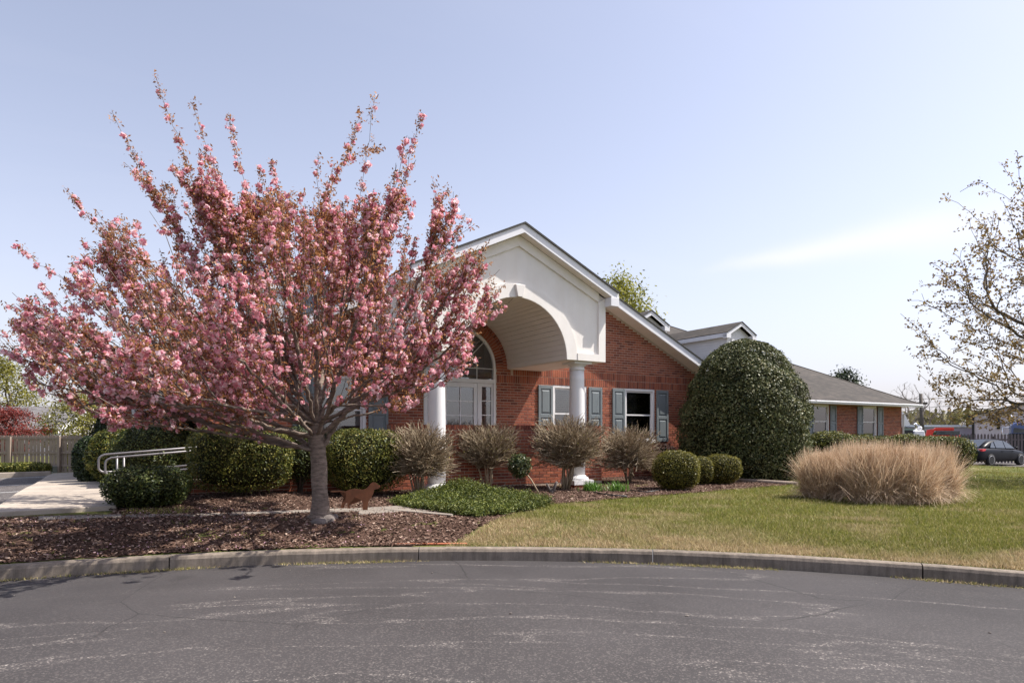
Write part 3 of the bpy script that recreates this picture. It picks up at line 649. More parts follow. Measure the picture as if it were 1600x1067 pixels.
for s_ in (-1, 1):
    xa, xb = sorted((DC+s_*.54, DC+s_*(DR-J))); mb = MB(); f2 = .05
    mb.box(xa, xa+f2, .035, .075, DFL+.01, TRZ-.035); mb.box(xb-f2, xb, .035, .075, DFL+.01, TRZ-.035); mb.box(xa+f2, xb-f2, .035, .075, TRZ-.12, TRZ-.035); mb.box(xa+f2, xb-f2, .035, .075, DFL+.01, DFL+.24)
    sl = bp(mb, 'sidelight', M_white); glazing(sl, xa+f2, xb-f2, DFL+.24, TRZ-.12, 1, 5, .045, M_glass)
fan = MB(); r_i = .46
fan.tube([(DC+r_i*math.cos(R(180-an)), .05, DSP+r_i*math.sin(R(an))) for an in range(0, 181, 10)], .013, 6)
fan.tube([(DC-DR+J, .05, DSP), (DC+DR-J, .05, DSP)], .013, 6)
for s_ in (-1, 1): fan.tube([(DC+s_*r_i, .05, TRZ+.06), (DC+s_*r_i, .05, DSP)], .013, 6)
for an in (45, 90, 135): fan.tube([(DC, .05, DSP), (DC+(DR-J)*math.cos(R(an)), .05, DSP+(DR-J)*math.sin(R(an)))], .012, 6)
fan.tube([(DC, .05, TRZ+.06), (DC, .05, DSP)], .012, 6)
fl = bp(fan, 'fanlight', M_white)
pm = MB(); pts = [(DC-DR+J, TRZ+.05), (DC+DR-J, TRZ+.05), (DC+DR-J, DSP)]+[(DC+(DR-J)*math.cos(R(an)), DSP+(DR-J)*math.sin(R(an))) for an in range(8, 180, 8)]+[(DC-DR+J, DSP)]
pm.prism(pts, (-.064, -.06), mpf); bp(pm, 'pane', M_glass, fl)
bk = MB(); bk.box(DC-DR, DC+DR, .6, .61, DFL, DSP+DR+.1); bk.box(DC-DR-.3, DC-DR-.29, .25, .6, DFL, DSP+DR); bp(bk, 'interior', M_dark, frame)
cu = MB(); cu.box(x0+st*.5, x1-st*.5, .10, .104, dz0, dz1-.05); bp(cu, 'door_curtain', plain('grey_curtain', (.33, .31, .36), .8, .06, 3), door)

# portico block with barrel vault
def ptop(t): return PA-.222-PS*abs(t-PC)
core = MB(); n = 28
brk = sorted({PC-PH, PC+PH, PC, *[PC+AR*math.cos(math.pi*q/n) for q in range(n+1)]})
PF = PN-.05                                                  # recessed field plane
for t0, t1 in zip(brk[:-1], brk[1:]):
    za, zb = [UND+math.sqrt(max(0, AR**2-(t-PC)**2)) if abs(t-PC) <= AR+1e-6 else UND for t in (t0, t1)]
    core.prism([(t0, za), (t1, zb), (t1, ptop(t1)), (t0, ptop(t0))], (.02, PF), mpf)
port = bp(core, 'portico', M_stucco)
def ring(mb, r0, r1, d0, d1, a0=0, a1=180, n=40, c=(PC, UND)):
    for q in range(n):
        b0, b1 = R(a0+(a1-a0)*q/n), R(a0+(a1-a0)*(q+1)/n)
        v = []
        for dd in (d0, d1): v += [(c[0]+r*math.cos(an), -dd, c[1]+r*math.sin(an)) for r, an in ((r0, b0), (r1, b0), (r1, b1), (r0, b1))]
        mb.add(v, [(4, 5, 6, 7), (0, 3, 7, 4), (1, 5, 6, 2)])
mb = MB(); ring(mb, AR-.012, AR+.27, PF-.01, PN-.012); bp(mb, 'archivolt', M_stucco, port)
tw = .19; mb = MB()
for s_ in (-1, 1):
    e = PC+s_*PH; i_ = PC+s_*(PH-tw); a_ = PC+s_*(AR+.27)
    mb.prism([(e, UND-.004), (i_, UND-.004), (i_, ptop(i_)-.2), (e, ptop(e))] if s_ < 0 else [(i_, UND-.004), (e, UND-.004), (e, ptop(e)), (i_, ptop(i_)-.2)], (PF-.02, PN), mpf)
    lo_, hi_ = sorted((i_, a_)); mb.box(lo_, hi_, -PN+.001, -PF+.02, UND-.003, UND+.16)
    q_ = [(i_, ptop(i_)-.2), (PC, ptop(PC)-.22), (PC, ptop(PC)), (i_, ptop(i_))]; mb.prism(q_ if s_ < 0 else q_[::-1], (PF-.02, PN-.002), mpf)
bp(mb, 'border_trim', M_stucco, port)
mb = MB(); kz0, kz1 = UND+AR-.015, UND+AR+.24
mb.prism([(PC-.065, kz0), (PC+.065, kz0), (PC+.12, kz1), (PC-.12, kz1)], (PF, PN+.05), mpf); bp(mb, 'keystone', M_stucco, port, bevel=.008)
npl = 34
for q in range(npl):                                         # vault boards running front to back
    mb = MB(); b0, b1 = math.pi*q/npl+.003, math.pi*(q+1)/npl-.003; r0, r1 = AR-.02, AR-.008; v = []
    for dd in (.004, PN-.02): v += [(PC+r*math.cos(an), -dd, UND+r*math.sin(an)) for r, an in ((r0, b0), (r1, b0), (r1, b1), (r0, b1))]
    mb.add(v, [(4, 5, 6, 7), (0, 4, 7, 3), (0, 1, 5, 4), (2, 3, 7, 6)]); bp(mb, 'ceiling_board', M_vault, port)
mb = MB(); mb.lathe([(.0, UND+AR-.02), (.09, UND+AR-.022), (.10, UND+AR-.05), (.07, UND+AR-.055), (.0, UND+AR-.055)], 16, (PC, -1.3)); bp(mb, 'ceiling_light', M_black, port)
for s_ in (-1, 1):
    t0, t1 = sorted((PC+s_*(AR+.0), PC+s_*PH)); mb = MB(); mb.box(t0+.02, t1-.02, -PF+.06, -.03, UND-.012, UND-.002); bp(mb, 'beam_soffit', M_soffit, port)
# columns
for s_ in (-1, 1):
    ct, cn = PC+s_*1.74, 2.25; gz = zg(*W(ct, cn)); mb = MB()
    zb = .46 if s_ > 0 else .40
    mb.lathe([(.182, zb), (.184, zb+.5), (.178, zb+1.2), (.165, UND-.42), (.160, UND-.20)], 32, (ct, -cn)); shaft = bp(mb, 'column', M_white)
    mb = MB(); mb.lathe([(.16, UND-.2), (.178, UND-.19), (.178, UND-.165), (.165, UND-.155), (.165, UND-.11), (.20, UND-.09), (.215, UND-.065), (.215, UND-.06)], 32, (ct, -cn)); mb.box(ct-.24, ct+.24, -cn-.24, -cn+.24, UND-.06, UND-.013); bp(mb, 'capital', M_white, shaft)
    mb = MB(); mb.lathe([(.255, zb-.07), (.262, zb-.045), (.25, zb-.015), (.21, zb), (.205, zb+.02), (.184, zb+.035)], 32, (ct, -cn)); mb.box(ct-.27, ct+.27, -cn-.27, -cn+.27, zb-.17, zb-.07); bp(mb, 'base', M_white, shaft)
    mb = MB(); mb.box(ct-.255, ct+.255, -cn-.255, -cn+.255, gz-.2, zb-.17); bp(mb, 'pier', M_brick, shaft)

# roofs
def roof_slab(name, quads, th, mat, parent=None):
    mb = MB()
    for q in quads:
        q = [Vector(v) for v in q]; nrm = (q[1]-q[0]).cross(q[2]-q[0]).normalized()
        if nrm.z < 0: q = q[::-1]; nrm = -nrm
        if len(q) == 4: mb.hexa([v-nrm*th for v in q], q)
        else: mb.add([v-nrm*th for v in q]+q, [(2, 1, 0), (3, 4, 5), (0, 1, 4, 3), (1, 2, 5, 4), (2, 0, 3, 5)])
    return bp(mb, name, mat, parent)
E0, E1, EN, EZt, MS, KD = -11.7, 23.05, -3.12, HC+1.40, .507, 9.6
rz = EZt+MS*KD; nb = EN-2*KD
c = [(E0, -EN, EZt), (E1, -EN, EZt), (E1, -nb, EZt), (E0, -nb, EZt)]; r0, r1 = (E0+KD, -EN+KD, rz), (E1-KD, -EN+KD, rz)
mroof = roof_slab('main_roof', [(c[0], c[1], r1, r0), (c[2], c[3], r0, r1), (c[1], c[2], r1), (c[3], c[0], r0)], .05, M_shingle)
mb = MB(); mb.tube([c[1], r1], .035, 6); mb.tube([c[0], r0], .035, 6); mb.tube([r0, r1], .04, 6); bp(mb, 'ridge_cap', M_shingle, mroof)
mb = MB(); mb.box(E0+.06, E1-.06, -EN+.03, -WN+.02, EZt-.12, EZt-.09); mb.box(E1-.6, E1-.06, -WN, 22, EZt-.12, EZt-.09); bp(mb, 'eave_soffit', M_soffit, mroof)
def gutter(parent, t0, t1, y, z):
    prof = [(0, 0), (-.10, 0), (-.125, -.02), (-.125, -.045), (-.105, -.07), (-.095, -.125), (0, -.13)]
    mb = MB(); vs = [(t, y+a, z+b) for t in (t0, t1) for a, b in prof]; m_ = len(prof)
    mb.add(vs, [(q, (q+1) % m_, m_+(q+1) % m_, m_+q) for q in range(m_)]+[tuple(range(m_))[::-1], tuple(range(m_, 2*m_))]); return bp(mb, 'gutter', M_fascia, parent)
gutter(mroof, 5.9, E1+.02, -EN+.02, EZt-.015); gutter(mroof, E0, -9.95, -EN+.02, EZt-.015)
mb = MB(); mb.tube([(E1-.1, -EN+.0, EZt-.12), (E1-.15, -EN+.25, EZt-.3), (WT1+.05, -WN-.05, EZt-.5), (WT1+.05, -WN-.05, 0)], .045, 8); bp(mb, 'downspout', M_fascia, mroof)
for tv, kv in ((15.55, 6.6), (13.0, 7.4)):
    zt = EZt+MS*kv; mb = MB(); mb.tube([(tv, -EN+kv, zt-.1), (tv, -EN+kv, zt+.38)], .06, 10); mb.lathe([(.22, zt-.08), (.1, zt+.08), (.062, zt+.1)], 10, (tv, -EN+kv)); bp(mb, 'vent_pipe', M_alloy if tv > 14 else M_fascia, mroof)
ge = 7.78; yb = 10.6
for s_ in (-1, 1):
    te = GC+s_*ge; ze = GA-GS*ge
    g_ = roof_slab('gable_roof', [((GC, -GO-.02, GA), (te, -GO-.02, ze), (te, yb, ze), (GC, yb, GA))], .03, M_shingle)
    def off(z_): return [(GC, GA-z_), (te, ze-z_)]
    mb = MB(); q_ = [(GC, GA-.032), (te, ze-.032), (te, ze-.25), (GC, GA-.25)]; mb.prism(q_ if s_ < 0 else q_[::-1], (GO-.02, GO+.0), mpf); bp(mb, 'fascia', M_fascia, g_)
    mb = MB(); q_ = [(GC, GA+.002), (te, ze+.002), (te, ze-.034), (GC, GA-.034)]; mb.prism(q_ if s_ < 0 else q_[::-1], (GO+.0205, GO+.03), mpf); bp(mb, 'shingle_edge', M_edge, g_)
    nn_ = 30
    for q in range(nn_):
        f0, f1 = (q+.012)/nn_, (q+.988)/nn_; mb = MB(); ta, tb = GC+(te-GC)*f0, GC+(te-GC)*f1; za, zb = GA-.245-GS*ge*f0, GA-.245-GS*ge*f1
        mb.hexa([(ta, -GO+.02, za-.012), (tb, -GO+.02, zb-.012), (tb, .0, zb-.012), (ta, .0, za-.012)], [(ta, -GO+.02, za), (tb, -GO+.02, zb), (tb, .0, zb), (ta, .0, za)]); bp(mb, 'soffit_panel', M_soffit, g_)
    mb = MB(); mb.box(min(te, te-s_*.1), max(te, te-s_*.1), -GO, 4, ze-.25, ze-.05); bp(mb, 'eave_fascia', M_fascia, g_)
pe = PH+.21; PO = PN+.21
for s_ in (-1, 1):
    te = PC+s_*pe; ze = PA-PS*pe
    g_ = roof_slab('portico_roof', [((PC, -PO-.02, PA), (te, -PO-.02, ze), (te, 2.0, ze), (PC, 2.0, PA))], .035, M_shingle)
    mb = MB(); q_ = [(PC, PA-.037), (te, ze-.037), (te, ze-.215), (PC, PA-.215)]; mb.prism(q_ if s_ < 0 else q_[::-1], (PO-.025, PO), mpf); bp(mb, 'fascia', M_fascia, g_)
    mb = MB(); q_ = [(PC, PA+.002), (te, ze+.002), (te, ze-.04), (PC, PA-.04)]; mb.prism(q_ if s_ < 0 else q_[::-1], (PO+.0205, PO+.03), mpf); bp(mb, 'shingle_edge', M_edge, g_)
    nn_ = 11
    for q in range(nn_):
        f0, f1 = (q+.015)/nn_, (q+.985)/nn_; mb = MB(); ta, tb = PC+s_*pe*f0, PC+s_*pe*f1; za, zb = PA-.205-PS*pe*f0, PA-.205-PS*pe*f1
        mb.hexa([(ta, -PO+.026, za-.012), (tb, -PO+.026, zb-.012), (tb, -PN, zb-.012), (ta, -PN, za-.012)], [(ta, -PO+.026, za), (tb, -PO+.026, zb), (tb, -PN, zb), (ta, -PN, za)]); bp(mb, 'soffit_panel', M_soffit, g_)
    mb = MB(); t0, t1 = sorted((PC+s_*(PH-.02), te+s_*.004)); mb.box(t0, t1, -PO-.012, -PN+.05, ze-.33, ze-.13); bp(mb, 'eave_return', M_fascia, g_, bevel=.006)
    t0, t1 = sorted((te-s_*.03, te-s_*.004)); mb = MB(); mb.box(t0, t1, -PN+.06, .3, ze-.25, ze-.04); bp(mb, 'eave_fascia', M_fascia, g_)
    t0, t1 = sorted((PC+s_*PH+s_*.002, te-s_*.03)); mb = MB(); mb.box(t0, t1, -PN+.06, -.01, ze-.26, ze-.245); bp(mb, 'side_soffit', M_soffit, g_)
# dormers
def dormer(tc_):
    fn, az, hw, sl = -4.95, HC+4.8, .95, .55; yb_ = 10.2; w2 = .72
    mb = MB(); wz = az-.2-sl*w2
    mb.prism([(tc_-w2, 3.6), (tc_+w2, 3.6), (tc_+w2, wz), (tc_, az-.2), (tc_-w2, wz)], (-9.5, fn-.2), mpf); dm = bp(mb, 'dormer', M_siding)
    for s_ in (-1, 1):
        te = tc_+s_*hw; ze = az-sl*hw
        rf = roof_slab('dormer_roof', [((tc_, -fn-.02, az), (te, -fn-.02, ze), (te, yb_, ze), (tc_, yb_, az))], .03, M_shingle, dm)
        mb = MB(); q_ = [(tc_, az-.035), (te, ze-.035), (te, ze-.2), (tc_, az-.2)]; mb.prism(q_ if s_ < 0 else q_[::-1], (fn-.02, fn), mpf); bp(mb, 'fascia', M_fascia, dm)
        mb = MB(); q_ = [(tc_, az+.002), (te, ze+.002), (te, ze-.035), (tc_, az-.035)]; mb.prism(q_ if s_ < 0 else q_[::-1], (fn+.0205, fn+.03), mpf); bp(mb, 'shingle_edge', M_edge, dm)
        mb = MB(); t0, t1 = sorted((te, te-s_*.03)); mb.box(t0, t1, -fn+.02, 9, ze-.2, ze-.03); bp(mb, 'eave_fascia', M_fascia, dm)
        mb = MB(); t0, t1 = sorted((te-s_*.03, tc_+s_*w2)); mb.box(t0, t1, -fn+.03, 9, ze-.19, ze-.17); bp(mb, 'side_soffit', M_soffit, dm)
        t0, t1 = sorted((te, te-s_*.26)); mb = MB(); mb.box(t0, t1, -fn-.006, -fn+.2, ze-.24, ze-.05); bp(mb, 'eave_return', M_fascia, dm)
        for q in range(16):                                       # lapped boards on the cheeks
            z0 = 3.7+q*.115
            if z0 > ze-.25: break
            mb = MB(); xs = tc_+s_*w2; mb.hexa([(xs, -fn+.21, z0), (xs+s_*.018, -fn+.21, z0), (xs+s_*.018, 9, z0), (xs, 9, z0)], [(xs, -fn+.21, z0+.113), (xs+s_*.004, -fn+.21, z0+.113), (xs+s_*.004, 9, z0+.113), (xs, 9, z0+.113)]); bp(mb, 'siding_board', M_siding, dm)
    mb = MB(); fy = -fn+.2
    for a, b, z0, z1 in ((tc_-.45, tc_-.37, 4.2, 5.5), (tc_+.37, tc_+.45, 4.2, 5.5), (tc_-.37, tc_+.37, 5.42, 5.5), (tc_-.37, tc_+.37, 4.2, 4.28)): mb.box(a, b, fy-.04, fy+.02, z0, z1)
    bp(mb, 'window_frame', M_white, dm); mb = MB(); mb.box(tc_-.38, tc_+.38, fy-.012, fy-.006, 4.27, 5.43); bp(mb, 'pane', M_carglass, dm)
for t in (7.04, 12.24, -6.3): dormer(t)
# porch floor, parapet and ramp walls
mb = MB(); mb.box(-6.2, -.7, -1.5, -.03, -.1, DFL); bp(mb, 'porch_floor', M_conc)
mb = MB(); mb.hexa([(-11.2, -1.5, 0), (-6.2, -1.5, 0), (-6.2, -.03, 0), (-11.2, -.03, 0)], [(-11.2, -1.5, .40), (-6.2, -1.5, DFL), (-6.2, -.03, DFL), (-11.2, -.03, .40)]); bp(mb, 'ramp', M_conc)
PZ, PNN = HC+.17, 1.62
par = empty('parapet_wall', (BO[0], BO[1], 0), TH, 'low red brick parapet wall with upright brick cap below the glazed door', 'wall')
mb = MB(); mb.box(-6.15, -.72, -PNN+.009, -PNN+.22, -.1, PZ-.01); bp(mb, 'backing_wall', M_mortar, par)
bw = MB(); cnt = 0
for br_ in courses(-6.15, -.72, PZ-.115-18*BH, PZ-.115):
    a_, b_, z0, z1 = br_
    if b_-a_ > BL-JT-.001 and -5.3 < a_ < -2.3 and cnt < 250: single(BRICK, par, a_, -PNN, z0); cnt += 1
    else: brickbox(bw, *br_, lambda a, b, d: (a, -PNN-d, b))
bp(bw, 'brickwork', M_brick, par)['kind'] = 'stuff'
t = -6.15; rowl = MB(); brickbox(rowl, 0, BH-JT, 0, .1, lambda a, b, d: (a, -d, b)); ROW = rowl.mesh('brick_cap'); ROW.materials.append(M_brick)
mbq = MB(); mbq.box(0, BH-JT, -.006, .225, 0, .112); ROW = mbq.mesh('brick_cap'); ROW.materials.append(M_brick)
while t < -.75: single(ROW, par, t, -PNN, PZ-.113); t += BH
rw = MB(); rw.hexa([(-9.9, -PNN+.009, -.1), (-6.16, -PNN+.009, -.1), (-6.16, -PNN+.2, -.1), (-9.9, -PNN+.2, -.1)], [(-9.9, -PNN+.009, .62), (-6.16, -PNN+.009, .82), (-6.16, -PNN+.2, .82), (-9.9, -PNN+.2, .62)])
rwo = empty('ramp_wall', (BO[0], BO[1], 0), TH, 'low brick ramp wall hidden behind the clipped hedges', 'wall'); bp(rw, 'backing_wall', M_mortar, rwo)
bw = MB()
for br_ in courses(-9.9, -6.16, 0, .9):
    if br_[3] < .62+.2*(br_[0]+9.9)/3.74: brickbox(bw, *br_, lambda a, b, d: (a, -PNN-d, b))
bp(bw, 'brickwork', M_brick, rwo)['kind'] = 'stuff'

# ------------------------------------------------------------------ plants
def unit(a): return a/np.maximum(np.linalg.norm(a, axis=1), 1e-9)[:, None]
def leaves(name, pos, nrm, size, mat, parent, rnd=.8, aspect=.5, fold=True, up=0):
    n = len(pos); size = np.broadcast_to(np.asarray(size, float), (n,))
    nn_ = unit(unit(nrm)+rng.normal(0, rnd, (n, 3))+np.array([0, 0, up])); tmp = unit(rng.normal(0, 1, (n, 3)))
    u = unit(np.cross(nn_, tmp)); v = np.cross(nn_, u); l_ = (size*rng.uniform(.7, 1.3, n))[:, None]; w_ = l_*aspect
    c = pos; bend = nn_*l_*.22
    V = np.stack([c-u*l_, c-v*w_+bend*.3, c+u*l_-bend*.6, c+v*w_+bend*.3], 1).reshape(-1, 3)
    return np_mesh(name, V, np.arange(4*n).reshape(-1, 4), 4, mat, parent)
def lump(dirs, seed, amp, fr=3):
    r = np.random.default_rng(seed); o_ = np.zeros(len(dirs))
    for _ in range(6): o_ += np.sin(dirs@(r.normal(0, 1, 3)*fr)+r.uniform(0, 6.28))
    return 1+amp*o_/6
def blob_pts(n, rad, seed, amp=.08, p=2.0, shell=(.8, 1.0), fr=3):
    d_ = unit(rng.normal(0, 1, (n, 3)))
    sup = (np.abs(d_)**p).sum(1)**(-1/p)
    r_ = sup*lump(d_, seed, amp, fr)*lump(d_, seed+1, amp*.5, fr*2.6)*(rng.uniform(shell[0]**2, shell[1]**2, n)**.5)*np.where(rng.random(n) < .025, rng.uniform(1.02, 1.1, n), 1)
    return d_*r_[:, None]*np.array(rad), unit(d_/np.array(rad))
def core_mesh(name, rad, seed, amp, p, scale, mat, parent, loc, fr=3):
    bm_ = bmesh.new(); bmesh.ops.create_icosphere(bm_, subdivisions=4, radius=1); v = np.array([x.co for x in bm_.verts]); d_ = unit(v)
    r_ = (np.abs(d_)**p).sum(1)**(-1/p)*lump(d_, seed, amp, fr)*lump(d_, seed+1, amp*.5, fr*2.6)*scale; v = d_*r_[:, None]*np.array(rad)
    for x, q in zip(bm_.verts, v): x.co = q
    me = bpy.data.meshes.new(name); bm_.to_mesh(me); bm_.free(); return link(name, me, mat, parent, loc)
M_core = plain('shrub_shade_core', (.022, .022, .010), .95, .5, 25, bmp=1, bscale=40, spec=.05)  # dark closed core added inside foliage to block light, standing in for branches
def shrub(x, y, rad, label, mat, nleaf, size, p=2.5, amp=.07, zc=None, cat='shrub', group=None, stems=7, name='shrub', rot=0, fr=3, shell=(.84, 1.0), core=.84, rnd=.8, cut=-1, open_=0, aspect=.5, base=None):
    z0 = zg(x, y) if base is None else base; zc = rad[2]*.98 if zc is None else zc
    root = empty(name, (x, y, z0), rot, label, cat, group); sd_ = random.randint(0, 9999)
    pos, nr_ = blob_pts(nleaf, rad, sd_, amp, p, shell, fr)
    kp = (pos[:, 2]+zc > .02) & ~((pos[:, 2] < cut*rad[2]) & (rng.random(len(pos)) < open_)); pos, nr_ = pos[kp], nr_[kp]
    o_ = leaves('foliage', pos, nr_, size, mat, root, rnd, aspect); o_.location = (0, 0, zc)
    if core: core_mesh('shade_core', rad, sd_, amp, p, core, M_core, root, (0, 0, zc), fr)
    for q in range(stems):
        a = random.uniform(0, 6.28); r_ = random.uniform(.3, .75)
        mb = MB(); mb.tube([(random.gauss(0, .03), random.gauss(0, .03), -.05), (math.cos(a)*rad[0]*r_*.35, math.sin(a)*rad[1]*r_*.35, zc*.35), (math.cos(a)*rad[0]*r_, math.sin(a)*rad[1]*r_, zc*1.0)], [.022, .017, .009], 5); mb.build('stem', M_stem, root)
    return root
def at(x, n): return FC(x, n)

# clipped hedge shrubs in front of the ramp
p = at(376, 2.25); shrub(*p, (.84, .62, .57), 'wide square-clipped yellow-green hedge shrub beside the ramp railing', M_hedge, 15000, .019, 4, .05, zc=.66, rot=TH, cut=-.5, open_=.45, stems=12, core=.80, fr=4)
p = at(468, 1.98); shrub(*p, (.36, .36, .52), 'narrow dark shrub on bare twisting stems behind the cherry trunk', M_hedge2, 4200, .02, 3, .08, zc=.74, rot=TH, cut=-.35, open_=.6, stems=12, core=.78)
p = at(571, 2.45); shrub(*p, (.76, .62, .58), 'rounded clipped glossy hedge shrub beside the dog silhouette', M_hedge, 15500, .02, 3.2, .06, zc=.66, rot=TH, cut=-.6, open_=.35, stems=12, core=.80, fr=4)
# left group round the railing
def px_shrub(xc, yb, ytop, wpx, label, mat, nl, size, Z=None, dep=1.0, **kw):
    g = G(xc, yb) if Z is None else None
    if g is None: x, y = (xc-CX)/F*Z, Z
    else: x, y = g.x, g.y
    z0 = zg(x, y); top = HC-(ytop-HY)/F*y; h = (top-z0)/2; r_ = wpx/2/F*y
    return shrub(x, y, (r_, r_*dep, max(h, .1)), label, mat, nl, size, zc=h*1.0, **kw)
px_shrub(232, 792, 727, 120, 'low dark shrub spilling in front of the ramp railing', M_hedge2, 8000, .022, p=2.6, amp=.1, core=.82)
px_shrub(238, 770, 664, 112, 'broad dark green shrub behind the ramp railing', M_hedge2, 9000, .026, Z=13.3, p=2.6, amp=.09)
px_shrub(185, 770, 668, 92, 'olive green loose shrub between the arborvitae and the railing', M_hedge, 7000, .03, Z=13.9, p=2.2, amp=.14)
px_shrub(141, 760, 680, 50, 'small dark arborvitae leaning over the sidewalk', M_ever, 6500, .03, Z=14.6, p=2.1, amp=.1, name='arborvitae')
px_shrub(275, 745, 640, 66, 'deep green shrub against the brick side wall', M_ever, 5000, .03, Z=14.3, p=2.4, amp=.1)
def conifer(x, y, h, r_, label, mat, n, size, base=None, name='conifer'):
    root = empty(name, (x, y, zg(x, y) if base is None else base), 0, label, 'tree')
    f = rng.random(n)**.75; a = rng.uniform(0, 6.28, n); lob = 1+.25*np.sin(a*5+f*30); rad_ = r_*np.sin(np.pi*np.clip(.12+f*.88, 0, 1))**.8*lob*rng.uniform(.6, 1, n)
    pos = np.stack([np.cos(a)*rad_, np.sin(a)*rad_, .12*h+f*h*.88], 1); leaves('crown', pos, np.stack([np.cos(a), np.sin(a), .4+0*a], 1), size, mat, root, .7, .35)
    mb = MB(); mb.tube([(0, 0, -.1), (0, 0, h*.9)], [.09, .015], 7); mb.build('trunk', M_bark2, root); return root
conifer((172-CX)/F*17.2, 17.2, 1.75, .5, 'dark evergreen conifer standing at the corner of the left wing', M_ever, 7000, .05, name='evergreen_tree')
# bare twig shrubs
def twig_shrub(x, y, h, spread, n, label, buds=400, name='twig_shrub', lean=(0, 0), low=.62):
    z0 = zg(x, y); root = empty(name, (x, y, z0), 0, label, 'shrub'); mains = []; V = []; Fq = []
    def strip(pts, r0, r1, k=3):
        b = len(V); m_ = len(pts)
        for i_, p_ in enumerate(pts):
            dd = (pts[min(i_+1, m_-1)]-pts[max(i_-1, 0)]).normalized(); a_ = dd.orthogonal().normalized(); c_ = dd.cross(a_); r_ = r0+(r1-r0)*i_/(m_-1)
            for j_ in range(k): an = 6.283*j_/k; V.append(tuple(p_+(a_*math.cos(an)+c_*math.sin(an))*r_))
        for i_ in range(m_-1):
            for j_ in range(k): Fq.append((b+i_*k+j_, b+i_*k+(j_+1) % k, b+(i_+1)*k+(j_+1) % k, b+(i_+1)*k+j_))
    tips = []
    for q in range(9):
        a = 6.283*q/9+random.uniform(-.4, .4); e = random.uniform(.25, 1)
        p0 = Vector((math.cos(a)*.05, math.sin(a)*.05, -.03)); p1 = Vector((math.cos(a)*spread*.28*e+lean[0]*.4, math.sin(a)*spread*.28*e+lean[1]*.4, h*random.uniform(.26, .4))); p2 = Vector((math.cos(a)*spread*.6*e+lean[0]*.8, math.sin(a)*spread*.6*e+lean[1]*.8, h*random.uniform(.5, .62)))
        mb = MB(); mb.tube([p0, p0.lerp(p1, .5)+Vector((random.gauss(0, .02), random.gauss(0, .02), 0)), p1, p2], [.022, .018, .014, .008], 5); mb.build('stem', M_twig, root); mains.append((p1, p2))
    for q in range(n):
        p1, p2 = random.choice(mains); s_ = p1.lerp(p2, random.random()**1.3*1.0)
        a = random.uniform(0, 6.283); rr_ = math.sqrt(random.random()); zt = h*(1-.14*rr_*rr_)*random.uniform(low, 1.0)
        if random.random() < .3: zt *= random.uniform(.6, .9)
        tip = Vector((math.cos(a)*spread*rr_*.98+lean[0], math.sin(a)*spread*rr_*.98+lean[1], zt))
        if (tip-s_).length > h*.75: s_ = s_.lerp(tip, .35)
        c1 = s_.lerp(tip, .45)+Vector((random.gauss(0, .035), random.gauss(0, .035), -.03)); c2 = s_.lerp(tip, .75)+Vector((random.gauss(0, .02), random.gauss(0, .02), 0))
        strip([s_, c1, c2, tip], .0075, .0042); tips += [c2, tip, c1.lerp(c2, .5), c2.lerp(tip, .5)]
        for _ in range(3):
            b = c1.lerp(tip, random.random()); e2 = b+(tip-c1).normalized()*random.uniform(.05, .14)+Vector((random.gauss(0, .05), random.gauss(0, .05), random.uniform(0, .05))); strip([b, (b+e2)/2+Vector((random.gauss(0, .008), random.gauss(0, .008), 0)), e2], .0052, .0034); tips.append(e2)
    o_ = np_mesh('twigs', V, Fq, 4, M_twig, root); o_['kind'] = 'stuff'
    t_ = np.array([tuple(random.choice(tips)) for _ in range(buds)])+rng.normal(0, .01, (buds, 3)); leaves('buds', t_, rng.normal(0, 1, (buds, 3)), .013, M_bud, root, 1)['kind'] = 'stuff'
    return root
x, y = at(655, 2.85); twig_shrub(x, y, 1.38, .70, 1350, 'dense tan twiggy shrub fanning across the white column by the hedge', 260, low=.36)
x, y = at(762, 1.98); twig_shrub(x, y, 1.42, .71, 1250, 'budding twiggy shrub on dark stems against the parapet wall', 900)
x, y = at(884, 2.75); twig_shrub(x, y, 1.64, .84, 1500, 'large bare shrub on thick forked stems beside the white column base', 500, lean=(.05, 0), low=.5)
x, y = at(982, 1.75); twig_shrub(x, y, 1.48, .80, 1500, 'rounded tan twiggy shrub below the shuttered window', 800, low=.26)
# clipped standard leaning on a thin stem
g0 = G(845, 772); root = empty('standard_shrub', g0, 0, 'small leafy ball on a thin leaning bare stem by the parapet', 'shrub')
hx = P(812, 727, g0.y+.25)-g0; pos, nr_ = blob_pts(1500, (.24, .24, .25), 5, .16, 2, (.55, 1)); leaves('foliage', pos, nr_, .028, M_azalea, root, .8).location = hx
core_mesh('shade_core', (.24, .24, .25), 5, .16, 2, .6, M_core, root, hx)
mb = MB(); mb.tube([(0, 0, -.05), hx*.5+Vector((.02, 0, 0)), hx], [.018, .015, .012], 6); mb.build('stem', M_twig, root)
g0 = G(862, 771); root = empty('cut_stump', g0, 0, 'short grey forked stump stub in the mulch beside the leaning stem', 'stump')
for dx, dz, r_ in ((-.10, .20, .022), (.02, .10, .03), (.10, .24, .026)):
    mb = MB(); mb.tube([(0, 0, -.05), (dx*.5, 0, dz*.5), (dx, random.uniform(-.05, .05), dz)], [.04, r_*1.2, r_], 7); mb.build('stub', M_rock, root)
